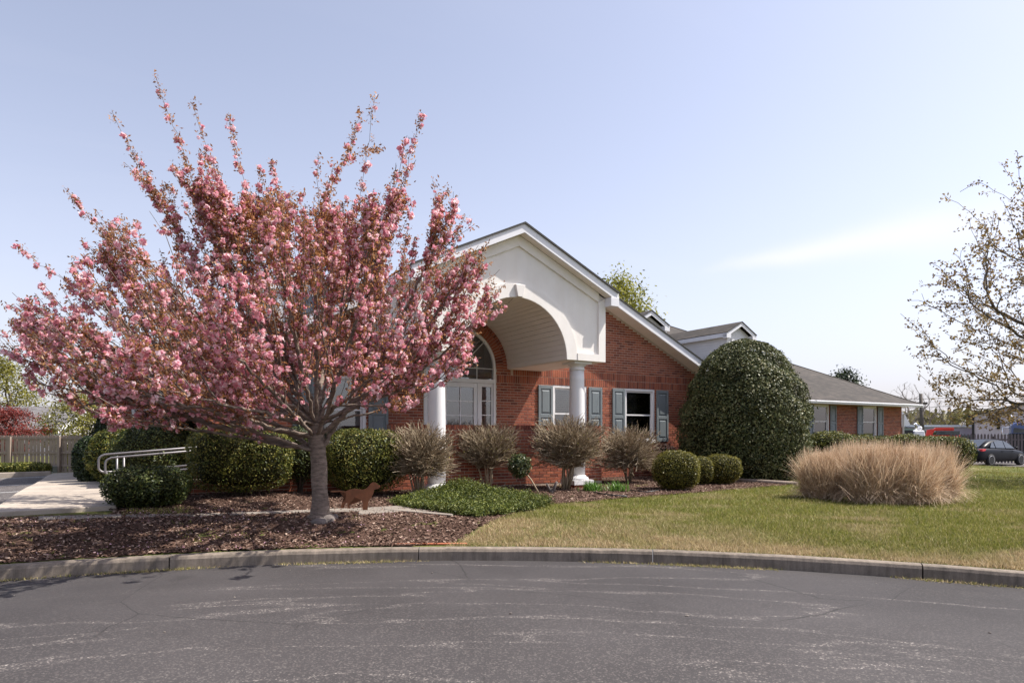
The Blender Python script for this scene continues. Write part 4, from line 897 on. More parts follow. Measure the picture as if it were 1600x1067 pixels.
# holly
hp = P(1163, 746, 18.2); hz_ = zg(hp.x, hp.y); root = empty('holly_bush', (hp.x, hp.y, hz_), 0, 'huge egg-shaped glossy holly bush at the corner of the building', 'bush')
n = 60000; f = rng.random(n); a = rng.uniform(0, 6.283, n); H = HC-(530-HY)/F*18.2-hz_
prof_t = np.array([0, .06, .18, .33, .5, .66, .8, .9, .96, 1]); prof_r = np.array([.84, .93, 1.0, 1.0, .95, .85, .69, .51, .34, .03])*1.76
zt = 1-(1-f)**1.25; r_ = np.interp(zt, prof_t, prof_r); lm = lump(np.stack([np.cos(a), np.sin(a), zt*2.5], 1), 8, .10, 3.4)*lump(np.stack([np.cos(a)*2, np.sin(a)*2, zt*5], 1), 9, .09, 4); r_ = r_*lm*rng.uniform(.9, 1.0, n)*(1+.08*(rng.random(n) < .03))
pos = np.stack([np.cos(a)*r_, np.sin(a)*r_, .03+zt*(H-.03)], 1); sl_ = np.interp(zt, prof_t[:-1], -np.diff(prof_r)/np.diff(prof_t)/H)
leaves('foliage', pos, np.stack([np.cos(a), np.sin(a), np.clip(sl_, -.5, 3)], 1), .032, M_holly, root, .65, .5)
mb = MB(); mb.lathe([(float(np.interp(z, prof_t, prof_r))*.86, .08+z*(H-.35)) for z in np.linspace(0, .97, 16)], 24); mb.build('shade_core', M_core, root)  # dark solid core added so no light passes through the holly
for q in range(5): mb = MB(); a_ = q*1.256; mb.tube([(0, 0, -.1), (math.cos(a_)*.5, math.sin(a_)*.5, .8), (math.cos(a_)*.9, math.sin(a_)*.9, 1.8)], [.07, .05, .02], 6); mb.build('stem', M_stem, root)
# clipped golden box balls and azaleas
px_shrub(1057, 765, 703, 72, 'largest golden-topped box ball beside the rounded twiggy shrub', M_box, 13000, .0145, p=2.8, amp=.09, core=.88, fr=4)
px_shrub(1091, 757, 712, 48, 'small golden box ball tucked between two larger ones', M_box, 5500, .0145, p=2.6, amp=.06, core=.9)
px_shrub(1127, 756, 709, 58, 'golden-topped box ball in front of the holly bush', M_box, 9000, .0145, p=2.8, amp=.09, core=.88, fr=4)
x, y = at(1088, .75); shrub(x, y, (.55, .42, .46), 'low clipped azalea with pale edged leaves below the brick wall', M_azalea, 4200, .034, 2.8, .1, rot=TH, zc=.56)
x, y = at(1036, .95); shrub(x, y, (.42, .36, .42), 'small salmon-tinged shrub beside the shuttered window', M_pink, 2200, .032, 2.2, .15, rot=TH, zc=.56)
# daylily tufts
def tuft(x, y, n, ln, label, mat, name='daylily', cat='plant', wd=.012, droop=1.0, r0=.1, group=None):
    root = empty(name, (x, y, zg(x, y)), 0, label, cat, group); a = rng.uniform(0, 6.283, n); L_ = ln*rng.uniform(.6, 1.1, n); e = rng.uniform(.15, 1.0, n)*droop; k_ = 5; V = []
    bx_ = rng.normal(0, r0, (n, 2))
    for s_ in range(k_):
        f = s_/(k_-1); out = L_*e*(f**1.5)*.75; z = L_*(f-.45*e*f*f*f*f)*np.cos(e*.55); ww = wd*(1-f*.92)
        px_, py_ = bx_[:, 0]+np.cos(a)*out, bx_[:, 1]+np.sin(a)*out
        V.append(np.stack([px_-np.sin(a)*ww, py_+np.cos(a)*ww, z], 1)); V.append(np.stack([px_+np.sin(a)*ww, py_-np.cos(a)*ww, z], 1))
    V = np.stack(V, 1); b = (np.arange(n)*2*k_)[:, None]; Fq = np.concatenate([np.concatenate([b+2*s_, b+2*s_+1, b+2*s_+3, b+2*s_+2], 1) for s_ in range(k_-1)])
    o_ = np_mesh('blades', V.reshape(-1, 3), Fq, 4, mat, root); o_['kind'] = 'stuff'; return root
g0 = G(925, 768); tuft(g0.x, g0.y, 170, .30, 'fresh green daylily tuft next to the white column base', M_lily, r0=.11)
g0 = G(963, 768); tuft(g0.x, g0.y, 140, .30, 'fresh green daylily tuft in front of the rounded twiggy shrub', M_lily, r0=.10)
# ground-hugging juniper
root = empty('juniper', G(735, 800), 0, 'low spreading bright green juniper mat over the path end', 'juniper'); jo = root.location
JP = [tuple(G(*q)[:2]) for q in ((612, 789), (640, 783), (668, 779), (700, 776), (745, 772), (790, 774), (835, 780), (860, 789), (835, 798), (790, 806), (745, 811), (705, 806), (665, 799), (630, 795))]
n = 15000; bx, by = np.array(JP).T; X = rng.uniform(bx.min()-.1, bx.max()+.1, n*5); Y = rng.uniform(by.min(), by.max()+.25, n*5); kp = inpoly(X+.05*vnoise(X, Y, 9, 1), Y+.05*vnoise(X, Y, 9, 2), JP); X, Y = X[kp][:n], Y[kp][:n]
mc = G(722, 785)
def jh(X, Y): return .10+.05*vnoise(X, Y, 6, 9)+.26*np.exp(-(((X-mc.x)/.62)**2+((Y-mc.y-.35)/.6)**2)*1.3)
z = zga(X, Y)+jh(X, Y)*rng.uniform(.35, 1.05, len(X)); pos = np.stack([X, Y, z], 1)-np.array(jo)
# each spray is a few short scale-leaf shoots
sh = np.repeat(pos, 5, 0)+rng.normal(0, .03, (len(pos)*5, 3)); leaves('foliage', sh, np.tile([0, 0, 1.], (len(sh), 1)), .021, M_juniper, root, .9, .3)
gx_, gy_ = np.meshgrid(np.linspace(bx.min(), bx.max(), 60), np.linspace(by.min(), by.max(), 50), indexing='ij'); ii = inpoly(gx_, gy_, JP); ix = np.arange(gx_.size).reshape(gx_.shape)
cl = ii[:-1, :-1] & ii[1:, :-1] & ii[:-1, 1:] & ii[1:, 1:]; Fq = np.stack([ix[:-1, :-1], ix[1:, :-1], ix[1:, 1:], ix[:-1, 1:]], -1)[cl]
V = np.stack([gx_, gy_, zga(gx_, gy_)+jh(gx_, gy_)*.55], -1).reshape(-1, 3)-np.array(jo); us = np.unique(Fq); mp_ = np.full(len(V), -1); mp_[us] = np.arange(len(us)); np_mesh('shade_core', V[us], mp_[Fq], 4, M_core, root)  # dark sheet added beneath the sprays to keep light out
# ornamental grass
def grass_clump(x, y, h, r_, n, label):
    root = empty('ornamental_grass', (x, y, zg(x, y)), 0, label, 'grass plant'); k_ = 7
    a = rng.uniform(0, 6.283, n); b0 = rng.random(n)**.5*r_*.72; ab = rng.uniform(0, 6.283, n); e = rng.beta(1.3, 2.7, n); L_ = h*rng.uniform(.55, 1.2, n); sk_ = rng.random(n) < .38; e = np.where(sk_, rng.uniform(.6, 1.05, n), e); L_ = np.where(sk_, h*rng.uniform(.4, .75, n), L_)
    V = []; tw = rng.normal(0, 1.0, n)
    for s_ in range(k_):
        f = s_/(k_-1); th_ = e*1.15; out = L_*(np.sin(th_)*f+.32*e*f**3); z = L_*(np.cos(th_*.8)*f-.55*e*e*f**3.2)
        aa = a*.35+ab*.65 if False else ab+tw*f; px_, py_ = np.cos(ab)*b0+np.cos(aa)*out*.66, np.sin(ab)*b0+np.sin(aa)*out*.66; ww = .0042*(1-f*.8)+.0006
        V.append(np.stack([px_-np.sin(a)*ww, py_+np.cos(a)*ww, np.maximum(z, .005)], 1)); V.append(np.stack([px_+np.sin(a)*ww, py_-np.cos(a)*ww, np.maximum(z, .005)], 1))
    V = np.stack(V, 1); b = (np.arange(n)*2*k_)[:, None]; Fq = np.concatenate([np.concatenate([b+2*s_, b+2*s_+1, b+2*s_+3, b+2*s_+2], 1) for s_ in range(k_-1)])
    np_mesh('blades', V.reshape(-1, 3), Fq, 4, M_straw, root)['kind'] = 'stuff'
    m_ = n*7; fz = rng.random(m_); an = rng.uniform(0, 6.283, m_); rr_ = r_*(.45+.55*np.sin(np.pi*np.clip(fz*.9+.1, 0, 1)))*np.sqrt(rng.uniform(.25, 1.05, m_))
    pos = np.stack([np.cos(an)*rr_, np.sin(an)*rr_, h*(.30+.67*fz*rng.uniform(.8, 1.12, m_))*(1-.18*(rr_/r_)**2)*(1+.07*vnoise(np.cos(an)*rr_, np.sin(an)*rr_, 9, int(h*1000)+int(r_*77)))], 1)
    d_ = unit(np.stack([np.cos(an)*.5, np.sin(an)*.5, 1+0*an], 1)+rng.normal(0, 1.0, (m_, 3))); s2 = unit(np.cross(d_, rng.normal(0, 1, (m_, 3)))); ln = rng.uniform(.03, .085, m_)[:, None]
    V = np.stack([pos-s2*.0022, pos+s2*.0022, pos+d_*ln], 1).reshape(-1, 3); np_mesh('seed_plumes', V, np.arange(3*m_).reshape(-1, 3), 3, M_straw, root)['kind'] = 'stuff'
for x, yb_, h, r_, lab in ((1287, 779, .88, .41, 'smaller straw grass clump apart from the rest beside the holly bush'), (1364, 785, 1.02, .49, 'big straw grass clump arching over the lawn beside the smaller one'), (1416, 786, 1.01, .48, 'dense straw grass clump in the thick of the grass row'), (1454, 782, .98, .43, 'straw grass clump at the car end of the grass row'), (1337, 771, .98, .46, 'straw grass clump at the back of the row before the round hedges')):
    g0 = G(x, yb_); grass_clump(g0.x, g0.y, h, r_, 5200, lab)
# clipped round shrubs in front of the right wing
for x, n_, yt, wp, lab in ((1297, -2.1, 673, 72, 'round clipped shrub below the first wing window beside the holly'), (1342, -1.9, 679, 62, 'clipped round shrub between the two wing windows'), (1378, -1.8, 681, 54, 'clipped round shrub below the farther wing window'), (1418, -1.6, 678, 62, 'clipped round shrub at the downspout corner of the wing'), (1455, -1.4, 680, 58, 'clipped round shrub in front of the red tow truck'), (1484, .8, 681, 66, 'large round olive shrub hiding the tail of the dark car')):
    x_, y_ = at(x, n_); top = HC-(yt-HY)/F*y_; z0 = zg(x_, y_); h = (top-z0)/2; r_ = wp/2/F*y_; shrub(x_, y_, (r_, r_*.9, h), lab, M_hedge, 6500, .035, 2.8, .07, zc=h)

# ------------------------------------------------------------------ trees grown towards a cloud of tips
def grow(base, fork, targets, bf=.35, step=.12, maxdist=1e9, wob=.02, uppull=.12, angw=1.0):
    pos = [np.array(base)]; par = [-1]; pl = [0.]; dr = [np.array([0, 0, 1.])]
    nst = 8
    for q in range(1, nst+1): pos.append(np.array(base)+(np.array(fork)-np.array(base))*q/nst+(np.array([rng.normal(0, .008), rng.normal(0, .008), 0]) if q < nst else 0)); par.append(len(pos)-2); pl.append(0.); dr.append(np.array([0, 0, 1.]))
    first = nst-2
    A = np.zeros((200000, 3)); D_ = np.zeros((200000, 3)); PLn = np.zeros(200000); n_ = len(pos); A[:n_] = pos; D_[:n_] = dr; PLn[:n_] = pl
    parent = np.full(200000, -1); parent[:n_] = par
    for tg in targets:
        v = tg-A[first:n_]; dist = np.linalg.norm(v, axis=1)+1e-6; ca = (v*D_[first:n_]).sum(1)/dist
        cost = dist*(1+angw*(1-ca)**1.5)+bf*PLn[first:n_]; b = first+int(np.argmin(cost)); p0 = A[b]; d0 = dist[b-first]
        if d0 < .03: continue
        m_ = max(1, int(round(d0/step))); dirv_ = (tg-p0)/d0; ctrl_ = p0+.45*d0*unit((D_[b]*.55+dirv_*.6)[None])[0]-np.array([0, 0, uppull*d0*.5]); prev = b
        for q in range(1, m_+1):
            f = q/m_; np_ = (1-f)**2*p0+2*f*(1-f)*ctrl_+f*f*tg+(rng.normal(0, wob*step*3, 3) if q < m_ else 0)
            A[n_] = np_; D_[n_] = (np_-A[prev])/max(np.linalg.norm(np_-A[prev]), 1e-6); PLn[n_] = PLn[prev]+np.linalg.norm(np_-A[prev]); parent[n_] = prev; prev = n_; n_ += 1
    return A[:n_], parent[:n_]
def branch_mesh(name, A, parent, tip, ex, mat, root, kbig=9, trunk_r=None, flare=1.35):
    n_ = len(A); acc = np.zeros(n_); rad = np.zeros(n_)
    for q in range(n_-1, -1, -1):
        rad[q] = max(tip, acc[q]**(1/ex)) if acc[q] > 0 else tip
        if parent[q] >= 0: acc[parent[q]] += rad[q]**ex
    if trunk_r:
        sfac = trunk_r/rad[8]; rad = np.where(rad > tip*1.01, tip+(rad-tip)*((trunk_r-tip)/(rad[8]-tip)), rad)
        for q in range(8): rad[q] = trunk_r*(1+(flare-1)*max(0, (1-q/3.0))**2)
    kids = [[] for _ in range(n_)]
    for q in range(1, n_): kids[parent[q]].append(q)
    V = []; Fq = []
    def ringv(c, d_, r_, k):
        d_ = Vector(d_).normalized(); ref = Vector((0, 0, 1)) if abs(d_.z) < .95 else Vector((1, 0, 0)); a_ = d_.cross(ref).normalized(); b_ = a_.cross(d_); b = len(V)
        for j_ in range(k): an = 6.2832*j_/k; rj = r_*(1+.07*math.sin(3*an+c[2]*5)+.05*math.sin(5*an-c[2]*9)+.03*math.sin(2*an+c[2]*21)) if r_ > .04 else r_; V.append(tuple(Vector(c)+(a_*math.cos(an)+b_*math.sin(an))*rj))
        return b
    stack = [0]; chains = []
    # chains follow the thickest child
    starts = [(0, -1)]
    while starts:
        s_, pr = starts.pop(); ch = [pr] if pr >= 0 else []; ch.append(s_); cur = s_
        while kids[cur]:
            ks = sorted(kids[cur], key=lambda z: -rad[z]); starts += [(z, cur) for z in ks[1:]]; cur = ks[0]; ch.append(cur)
        chains.append(ch)
    for ch in chains:
        r0 = rad[ch[1]] if len(ch) > 1 else tip; k = kbig+3 if r0 > .06 else (6 if r0 > .015 else (4 if r0 > .006 else 3)); prev = None
        for i_, q in enumerate(ch):
            r_ = rad[q] if not (i_ == 0 and parent[ch[1] if len(ch) > 1 else q] == q and q != 0) else min(rad[q], r0*1.15)
            d_ = A[ch[min(i_+1, len(ch)-1)]]-A[ch[max(i_-1, 0)]]
            if np.linalg.norm(d_) < 1e-7: d_ = np.array([0, 0, 1.])
            b = ringv(A[q], d_, r_, k)
            if prev is not None: Fq += [(prev+j_, prev+(j_+1) % k, b+(j_+1) % k, b+j_) for j_ in range(k)]
            prev = b
    return np_mesh(name, V, Fq, 4, mat, root, True), rad
# flowering cherry
tb = G(503, 812); tf = P(494, 664, tb.y-.02); tbl = np.array(tb); Zt = tb.y
tips_px = [(243, 120), (300, 160), (357, 176), (175, 172), (100, 293), (150, 328), (28, 384), (8, 478), (3, 545), (425, 250), (497, 241), (522, 256), (549, 230), (562, 168), (585, 148), (659, 176), (636, 212), (676, 282), (714, 305), (742, 350), (764, 378), (790, 443), (776, 470), (60, 600), (30, 560), (112, 402), (210, 268), (272, 258), (330, 245), (388, 300), (455, 300), (600, 235), (620, 258), (690, 325), (735, 520), (748, 500), (90, 560), (120, 640), (205, 655), (168, 672), (228, 662), (700, 590), (640, 640), (330, 655), (570, 640), (405, 262), (475, 300), (650, 250), (195, 255), (310, 235)]
base_poly = [(20, 500), (12, 545), (60, 600), (110, 630), (150, 655), (240, 655), (330, 648), (410, 640), (455, 600), (530, 590), (575, 635), (620, 640), (690, 595), (740, 545), (778, 480), (755, 420), (725, 385), (690, 335), (640, 310), (600, 290), (540, 325), (490, 325), (440, 320), (380, 305), (330, 290), (270, 290), (210, 320), (160, 375), (115, 425), (50, 465)]
def crown_dz(x, y):
    u_ = abs(x-420)/(400 if x < 430 else 370); v_ = abs(y-470)/380; return 2.4*math.sqrt(max(.03, 1-min(1, (u_*u_+v_*v_))))
f0_ = np.array(tf)
class Skel:                                                     # growing skeleton: nodes with parent and direction
    def __init__(s, base, fork):
        s.p = [np.array(base)]; s.par = [-1]; s.d = [np.array([0, 0, 1.])]; s.lv = [0]
        for q in range(1, 9): s.add(np.array(base)+(np.array(fork)-np.array(base))*q/8+rng.normal(0, .006, 3)*(q < 8), q-1, 0)
    def add(s, p, par, lv):
        s.p.append(p); s.par.append(par); v = p-s.p[par]; s.d.append(v/max(np.linalg.norm(v), 1e-6)); s.lv.append(lv); return len(s.p)-1
    def curve(s, b, tip, c, lv, step=.10, wob=.006):
        p0 = s.p[b]; L_ = np.linalg.norm(tip-p0); m_ = max(2, int(L_/step)); prev = b
        for q in range(1, m_+1):
            f = q/m_; prev = s.add((1-f)**2*p0+2*f*(1-f)*c+f*f*tip+rng.normal(0, wob, 3)*(q < m_), prev, lv)
        return prev
sk = Skel(tbl-np.array([0, 0, .12]), f0_)
def flow(p):                                                    # upswept vase: outwards from below the fork, bending upwards
    v = p-(f0_-np.array([0, 0, .9])); v = v/np.linalg.norm(v); v = v+np.array([0, 0, .42]); return v/np.linalg.norm(v)
prim = [(243, 120), (357, 176), (175, 172), (100, 293), (28, 384), (5, 478), (3, 545), (60, 600), (205, 655), (425, 250), (497, 241), (585, 148), (659, 176), (714, 305), (764, 378), (790, 443), (735, 520), (640, 630), (330, 640), (300, 160)]
P1 = [np.array(P(x, y, Zt+random.uniform(-.6, .6)*crown_dz(x, y))) for x, y in prim]
P1 += [np.array(P(x, y, Zt+dz)) for x, y, dz in ((330, 330, 2.1), (520, 360, 2.2), (640, 420, 1.9), (200, 450, 1.8), (420, 330, -2.1), (250, 420, -2.0), (580, 400, -1.9), (350, 540, -2.2), (620, 560, -1.6), (430, 520, 2.3), (130, 520, -1.2), (250, 560, 2.0), (70, 575, -2.0), (160, 600, -2.5), (260, 610, -2.7), (20, 520, -1.5))]
for tip in P1:
    b = random.choice([6, 7, 8, 8, 8]); p0 = sk.p[b]; v = tip-p0; c_ = p0+np.array([v[0]*.52, v[1]*.52, v[2]*(.36 if v[2] > 1.2 else .55)]); sk.curve(b, tip, c_, 1, wob=.012)
def inside(p, grow_=0):
    x, y = CX+F*p[0]/p[1], HY-F*(p[2]-HC)/p[1]
    if grow_: x = 420+(x-420)/(1+grow_*.6); y = 560+(y-560)/(1+grow_)
    return inpoly(np.array([x]), np.array([y]), base_poly)[0] and abs(p[1]-Zt) < crown_dz(x, y)+(.9 if p[1] < Zt and x < 330 else .35)
rest_t = [np.array(P(x, y, Zt+random.uniform(-.5, .5)*crown_dz(x, y))) for x, y in tips_px if (x, y) not in prim]
for tip in rest_t:                                              # further leaders leave a limb low down and run beside it
    A_ = np.array(sk.p); D_ = np.array(sk.d); v = tip-A_; dist = np.linalg.norm(v, axis=1); ca = (v*D_).sum(1)/dist; cost = dist*(1+3*(1-ca))+.25*np.linalg.norm(A_-f0_, axis=1)*0+np.where(dist < .9, 2, 0); cost[:6] = 99; b = int(np.argmin(cost)); c_ = sk.p[b]+sk.d[b]*dist[b]*.3+(tip-sk.p[b])*.25; sk.curve(b, tip, c_, 1)
for gen, (cnt_, l0, l1, ang) in enumerate(((420, .7, 1.6, .55), (1000, .3, .85, .6), (1500, .12, .42, .8))):
    src = [q for q in range(9, len(sk.p)) if sk.lv[q] <= gen+1]; got = 0; tries = 0
    while got < cnt_ and tries < cnt_*6:
        tries += 1; b = random.choice(src); p0 = sk.p[b]
        if np.linalg.norm(p0-f0_) < .45 or (gen > 0 and p0[2] < 1.75 and random.random() < .3): continue
        side = rng.normal(0, 1, 3); side -= side.dot(sk.d[b])*sk.d[b]; side /= np.linalg.norm(side); d_ = sk.d[b]*.55+side*ang*random.uniform(.6, 1)+flow(p0)*.55; d_ /= np.linalg.norm(d_); L_ = random.uniform(l0, l1)
        ex = random.expovariate(1/.035) if random.random() < .8 else random.uniform(.05, .16)
        for _ in range(4):
            tip = p0+d_*L_*.6+flow(p0+d_*L_*.5)*L_*.42
            if inside(tip, ex) and tip[2] > 1.62: break
            L_ *= .6
        else: continue
        if L_ < .08: continue
        sk.curve(b, tip, p0+d_*L_*.5, gen+2); got += 1
A = np.array(sk.p); par_ = np.array(sk.par)
cherry = empty('cherry_tree', tb, 0, 'pink flowering cherry tree with bronze leaves and bare grey trunk', 'tree')
A0 = A-tbl
o_, rad = branch_mesh('trunk', A0, par_, .003, 2.3, M_bark, cherry, 10, .104, 1.7)
thin = np.where((rad < .0115) & (par_ > 8))[0]; thin = thin[(np.linalg.norm(A0[thin]-(f0_-tbl), axis=1) > .85) | (rng.random(len(thin)) < .25)]; seg = A0[thin]-A0[par_[thin]]; sl_ = np.linalg.norm(seg, axis=1)
cl_p = []; CSP = max(.04, sl_.sum()/11500)
for q, i_ in enumerate(thin):
    m_ = rng.poisson(sl_[q]/CSP*(1+2.0*min(1, max(0, (A0[i_][2]-2.9)/1.2))))
    for _ in range(m_): cl_p.append(A0[par_[i_]]+seg[q]*rng.random())
cl_p = np.array(cl_p); print('cherry clusters', len(cl_p), 'nodes', len(A))
# shoots at the top carry mostly bronze leaves and buds, lower wood is thick with blossom
hh = cl_p[:, 2]; dens = np.clip(.86-.15*(hh-1.6), .28, .78); dens *= np.clip(.75+.9*vnoise(cl_p[:, 0]*1.0+cl_p[:, 1]*.6, cl_p[:, 2]*1.2, 3.0, 21), .15, 1.25)
fl_ = rng.random(len(cl_p)) < dens; fc = cl_p[fl_]+rng.normal(0, .022, (fl_.sum(), 3))-np.array([0, 0, .02])
np_ = 14; fr_ = rng.uniform(.020, .050, len(fc)); d_ = unit(rng.normal(0, 1, (len(fc)*np_, 3))); pc = np.repeat(fc, np_, 0)+d_*np.repeat(fr_, np_)[:, None]*rng.uniform(.35, 1, (len(d_), 1))
leaves('blossom', pc, d_, np.repeat(fr_, np_)*.62, M_blossom, cherry, .45, .85)['kind'] = 'stuff'
nl_ = 6; lc = np.repeat(cl_p, nl_, 0)+rng.normal(0, .03, (len(cl_p)*nl_, 3)); leaves('leaves', lc, rng.normal(0, 1, (len(lc), 3)), .023, M_bronze, cherry, 1, .42)['kind'] = 'stuff'
# pruned knuckle and roots
mb = MB(); rk = P(470, 0, Zt)
for an, ln in ((-20, .30), (35, .24), (170, .28), (215, .22), (270, .26)):
    mb.tube([(math.cos(R(an))*.07, math.sin(R(an))*.07, .06), (math.cos(R(an))*ln*.6, math.sin(R(an))*ln*.6, .025), (math.cos(R(an))*ln, math.sin(R(an))*ln, -.03)], [.06, .045, .02], 7)
mb.build('roots', M_bark, cherry)
# fallen petals
tag(chips('fallen_petals', 420, arc+[tuple(G(*q)[:2]) for q in ((690, 830), (640, 800), (300, 795), (30, 815))], (.006, .013), M_petal, .03), 'pink petals scattered on the mulch under the cherry tree', 'petals', kind='stuff')
# budding maple at the right edge
mZ = 19.0; mbp = P(1700, 0, mZ); mbp.z = zg(mbp.x, mbp.y); mbase = np.array(mbp); fork = mbase+np.array([-.2, 0, 2.0]); tg = []
sil = [(1407, 490), (1425, 478), (1440, 520), (1470, 410), (1490, 395), (1475, 305), (1500, 300), (1530, 285), (1565, 255), (1590, 238), (1460, 600), (1480, 620), (1440, 540), (1500, 640), (1500, 405), (1515, 345)]
for x, y in sil: tg.append(tuple(P(x, y, mZ+random.uniform(-1.5, 1.5))))
while len(tg) < 1500:
    a = random.uniform(0, 6.283); f = random.random()**.6; z = random.uniform(1.6, 9.2); zz_ = (z-1.6)/7.6
    rm = 4.6*(math.sin(math.pi*min(1, .16+zz_*.84)))**.62; p_ = (mbase[0]+math.cos(a)*rm*f, mbase[1]+math.sin(a)*rm*f, mbase[2]+z); tg.append(p_)
T3 = np.array(tg); T3 = T3[np.argsort(np.linalg.norm(T3-fork, axis=1)+rng.normal(0, .4, len(T3)))]
A, par_ = grow(mbase-np.array([0, 0, .15]), fork, T3, .40, .22, wob=.03, uppull=.05, angw=1.3)
maple = empty('maple_tree', mbp, 0, 'budding maple tree with bare dark branches over the lawn', 'tree'); A0 = A-mbase
o_, rad = branch_mesh('trunk', A0, par_, .006, 2.15, M_bark2, maple, 9, .19, 1.4)
thin = np.where((rad < .014) & (par_ > 8))[0]; thin = thin[rng.random(len(thin)) < .8]; c = A0[thin]; c = np.concatenate([c, c+rng.normal(0, .12, c.shape)])
lc = np.repeat(c, 5, 0)+rng.normal(0, .045, (len(c)*5, 3)); leaves('crown', lc, rng.normal(0, 1, lc.shape), .046, M_maple, maple, 1, .55)['kind'] = 'stuff'

def leaf_tree(x, y, h, r_, label, mat, n, size, name='tree', trunk=.3, squash=1.0, nb=14, th=.25, group=None, bare=False, seed=1, low=.2, aspect=.5, up=0):
    r2 = np.random.default_rng(seed); z0 = zg(x, y); root = empty(name, (x, y, z0), 0, label, 'tree', group)
    a = r2.uniform(0, 6.283, nb*9); f = r2.random(nb*9)**.5; zf = r2.random(nb*9); prof_ = np.sin(np.pi*np.clip(.12+.86*zf, 0, 1))**.7; tip = np.stack([np.cos(a)*r_*f*prof_, np.sin(a)*r_*f*prof_, h*(low+(1-low)*zf)], 1)
    fork_ = np.array([0, 0, h*trunk]); tip = tip[np.argsort(np.linalg.norm(tip-fork_, axis=1))]
    A_, p_ = grow(np.array([0, 0, -.1]), fork_, tip, .4, h*.05, wob=.03); branch_mesh('trunk', A_, p_, h*.0012, 2.4, M_bark2, root, 7, th)
    if not bare:
        cs = tip[r2.integers(0, len(tip), n)]+rng.normal(0, 1, (n, 3))*np.array([r_*.13, r_*.13, h*.045+up]); leaves('crown', cs, cs-np.array([0, 0, h*.4]), size, mat, root, .8, aspect)['kind'] = 'stuff'
    return root
Q = lambda x, Z: ((x-CX)/F*Z, Z)
leaf_tree(*Q(0, 50), 7.0, 3.0, 'tall yellow-green spring tree rising behind the grey roofed house', M_spring, 9000, .10, seed=2, nb=20)
leaf_tree(*Q(128, 34), 3.6, 1.9, 'bushy yellow-green tree beside the gable end of the house', M_spring, 8000, .065, seed=3, low=.02, trunk=.15, th=.12)
leaf_tree(*Q(205, 40), 4.6, 2.6, 'yellow-green spring tree behind the left wing', M_spring, 5000, .09, seed=13, low=.05, th=.14)
leaf_tree(*Q(10, 31.5), 2.75, 1.7, 'small crimson maple tree behind the board fence', M_redleaf, 9000, .06, seed=4, low=.28, trunk=.2, th=.1, name='red_maple', aspect=.35)
leaf_tree(*Q(968, 47), 12.3, 3.3, 'fresh green poplar-like tree rising behind the gable roof', M_spring2, 17000, .12, seed=5, nb=30, trunk=.3, th=.22)
leaf_tree(*Q(1318, 75), 8.6, 2.3, 'dark pine crown showing above the wing roof', M_ever, 3500, .16, seed=6, low=.5, th=.25)
for q, (x, Z, h, r_) in enumerate(((1418, 70, 7.2, 2.6), (1450, 74, 6.4, 2.4), (1405, 66, 5.6, 2.0), (1478, 80, 6.0, 2.5))):
    leaf_tree(*Q(x, Z), h, r_, ('bare grey tree behind the wing corner', 'bare branching tree beside the utility pole', 'slim bare tree just behind the eave corner', 'bare tree beyond the red tow truck')[q], None, 0, 0, seed=20+q, bare=True, nb=26, th=.12, name='bare_tree')
# far wood
n = 26000; X = rng.uniform(-140, 190, n); Y = rng.uniform(105, 125, n); hgt = 5.5+1.6*vnoise(X, Y*0, .16, 31)+.9*vnoise(X, Y*0, .5, 32); hgt = np.where(X < 20, hgt+1, hgt)
z = -.4+hgt*rng.random(n)**.6; tag(leaves('far_wood', np.stack([X, Y, z], 1), rng.normal(0, 1, (n, 3)), .55, M_far, None, 1, .6), 'distant olive spring woodland beyond the yard', 'woodland', kind='stuff')

# ------------------------------------------------------------------ grass blades
def blades(name, n, poly, hgt, dryf, label, near=5.6, far=1.9):
    bx, by = np.array(poly).T; xs = []; ys = []; tot = 0
    while tot < n:
        Y = near/np.maximum(1-rng.random(n*2)*(1-near/by.max()), 1e-3); X = rng.uniform(-.86, 1.15, n*2)*Y
        kp = inpoly(X, Y, poly); xs.append(X[kp]); ys.append(Y[kp]); tot += kp.sum()
    X = np.concatenate(xs)[:n]; Y = np.concatenate(ys)[:n]; z = zga(X, Y); a = rng.uniform(0, 6.283, n); h = rng.uniform(*hgt, n)*(1+.02*Y)*np.clip(1+.55*vnoise(X, Y, 6, 77)+.4*vnoise(X, Y, 17, 78), .4, 2); w_ = (.0028+.00028*Y)*rng.uniform(.7, 1.3, n)
    ln = rng.normal(0, .5, (n, 2))*h[:, None]; b = np.stack([X, Y, z-.004], 1); o2 = np.stack([np.cos(a)*w_, np.sin(a)*w_, 0*a], 1); t_ = np.stack([X+ln[:, 0], Y+ln[:, 1], z+h], 1)
    V = np.stack([b-o2, b+o2, t_], 1).reshape(-1, 3); o_ = np_mesh(name, V, np.arange(3*n).reshape(-1, 3), 3, M_blade)
    dry = np.clip(dryf(X, Y)+rng.normal(0, .14, n), 0, 1); dry = np.where(rng.random(n) < .12, np.clip(dry+.5, 0, 1), dry)
    at_ = o_.data.attributes.new('dry', 'FLOAT', 'POINT'); at_.data.foreach_set('value', np.repeat(dry, 3).astype(np.float32)); tag(o_, label, 'grass', kind='stuff'); return o_
LAWN = [(CCX+(CR+.15)*math.cos(R(an)), CCY+(CR+.15)*math.sin(R(an))) for an in np.arange(20, 94, 2.)]+edge+[W(6.2, .9), W(7.5, -1.6), W(22.5, -2.3), (24, 33.5), (45, 33.5), (45, 5)]
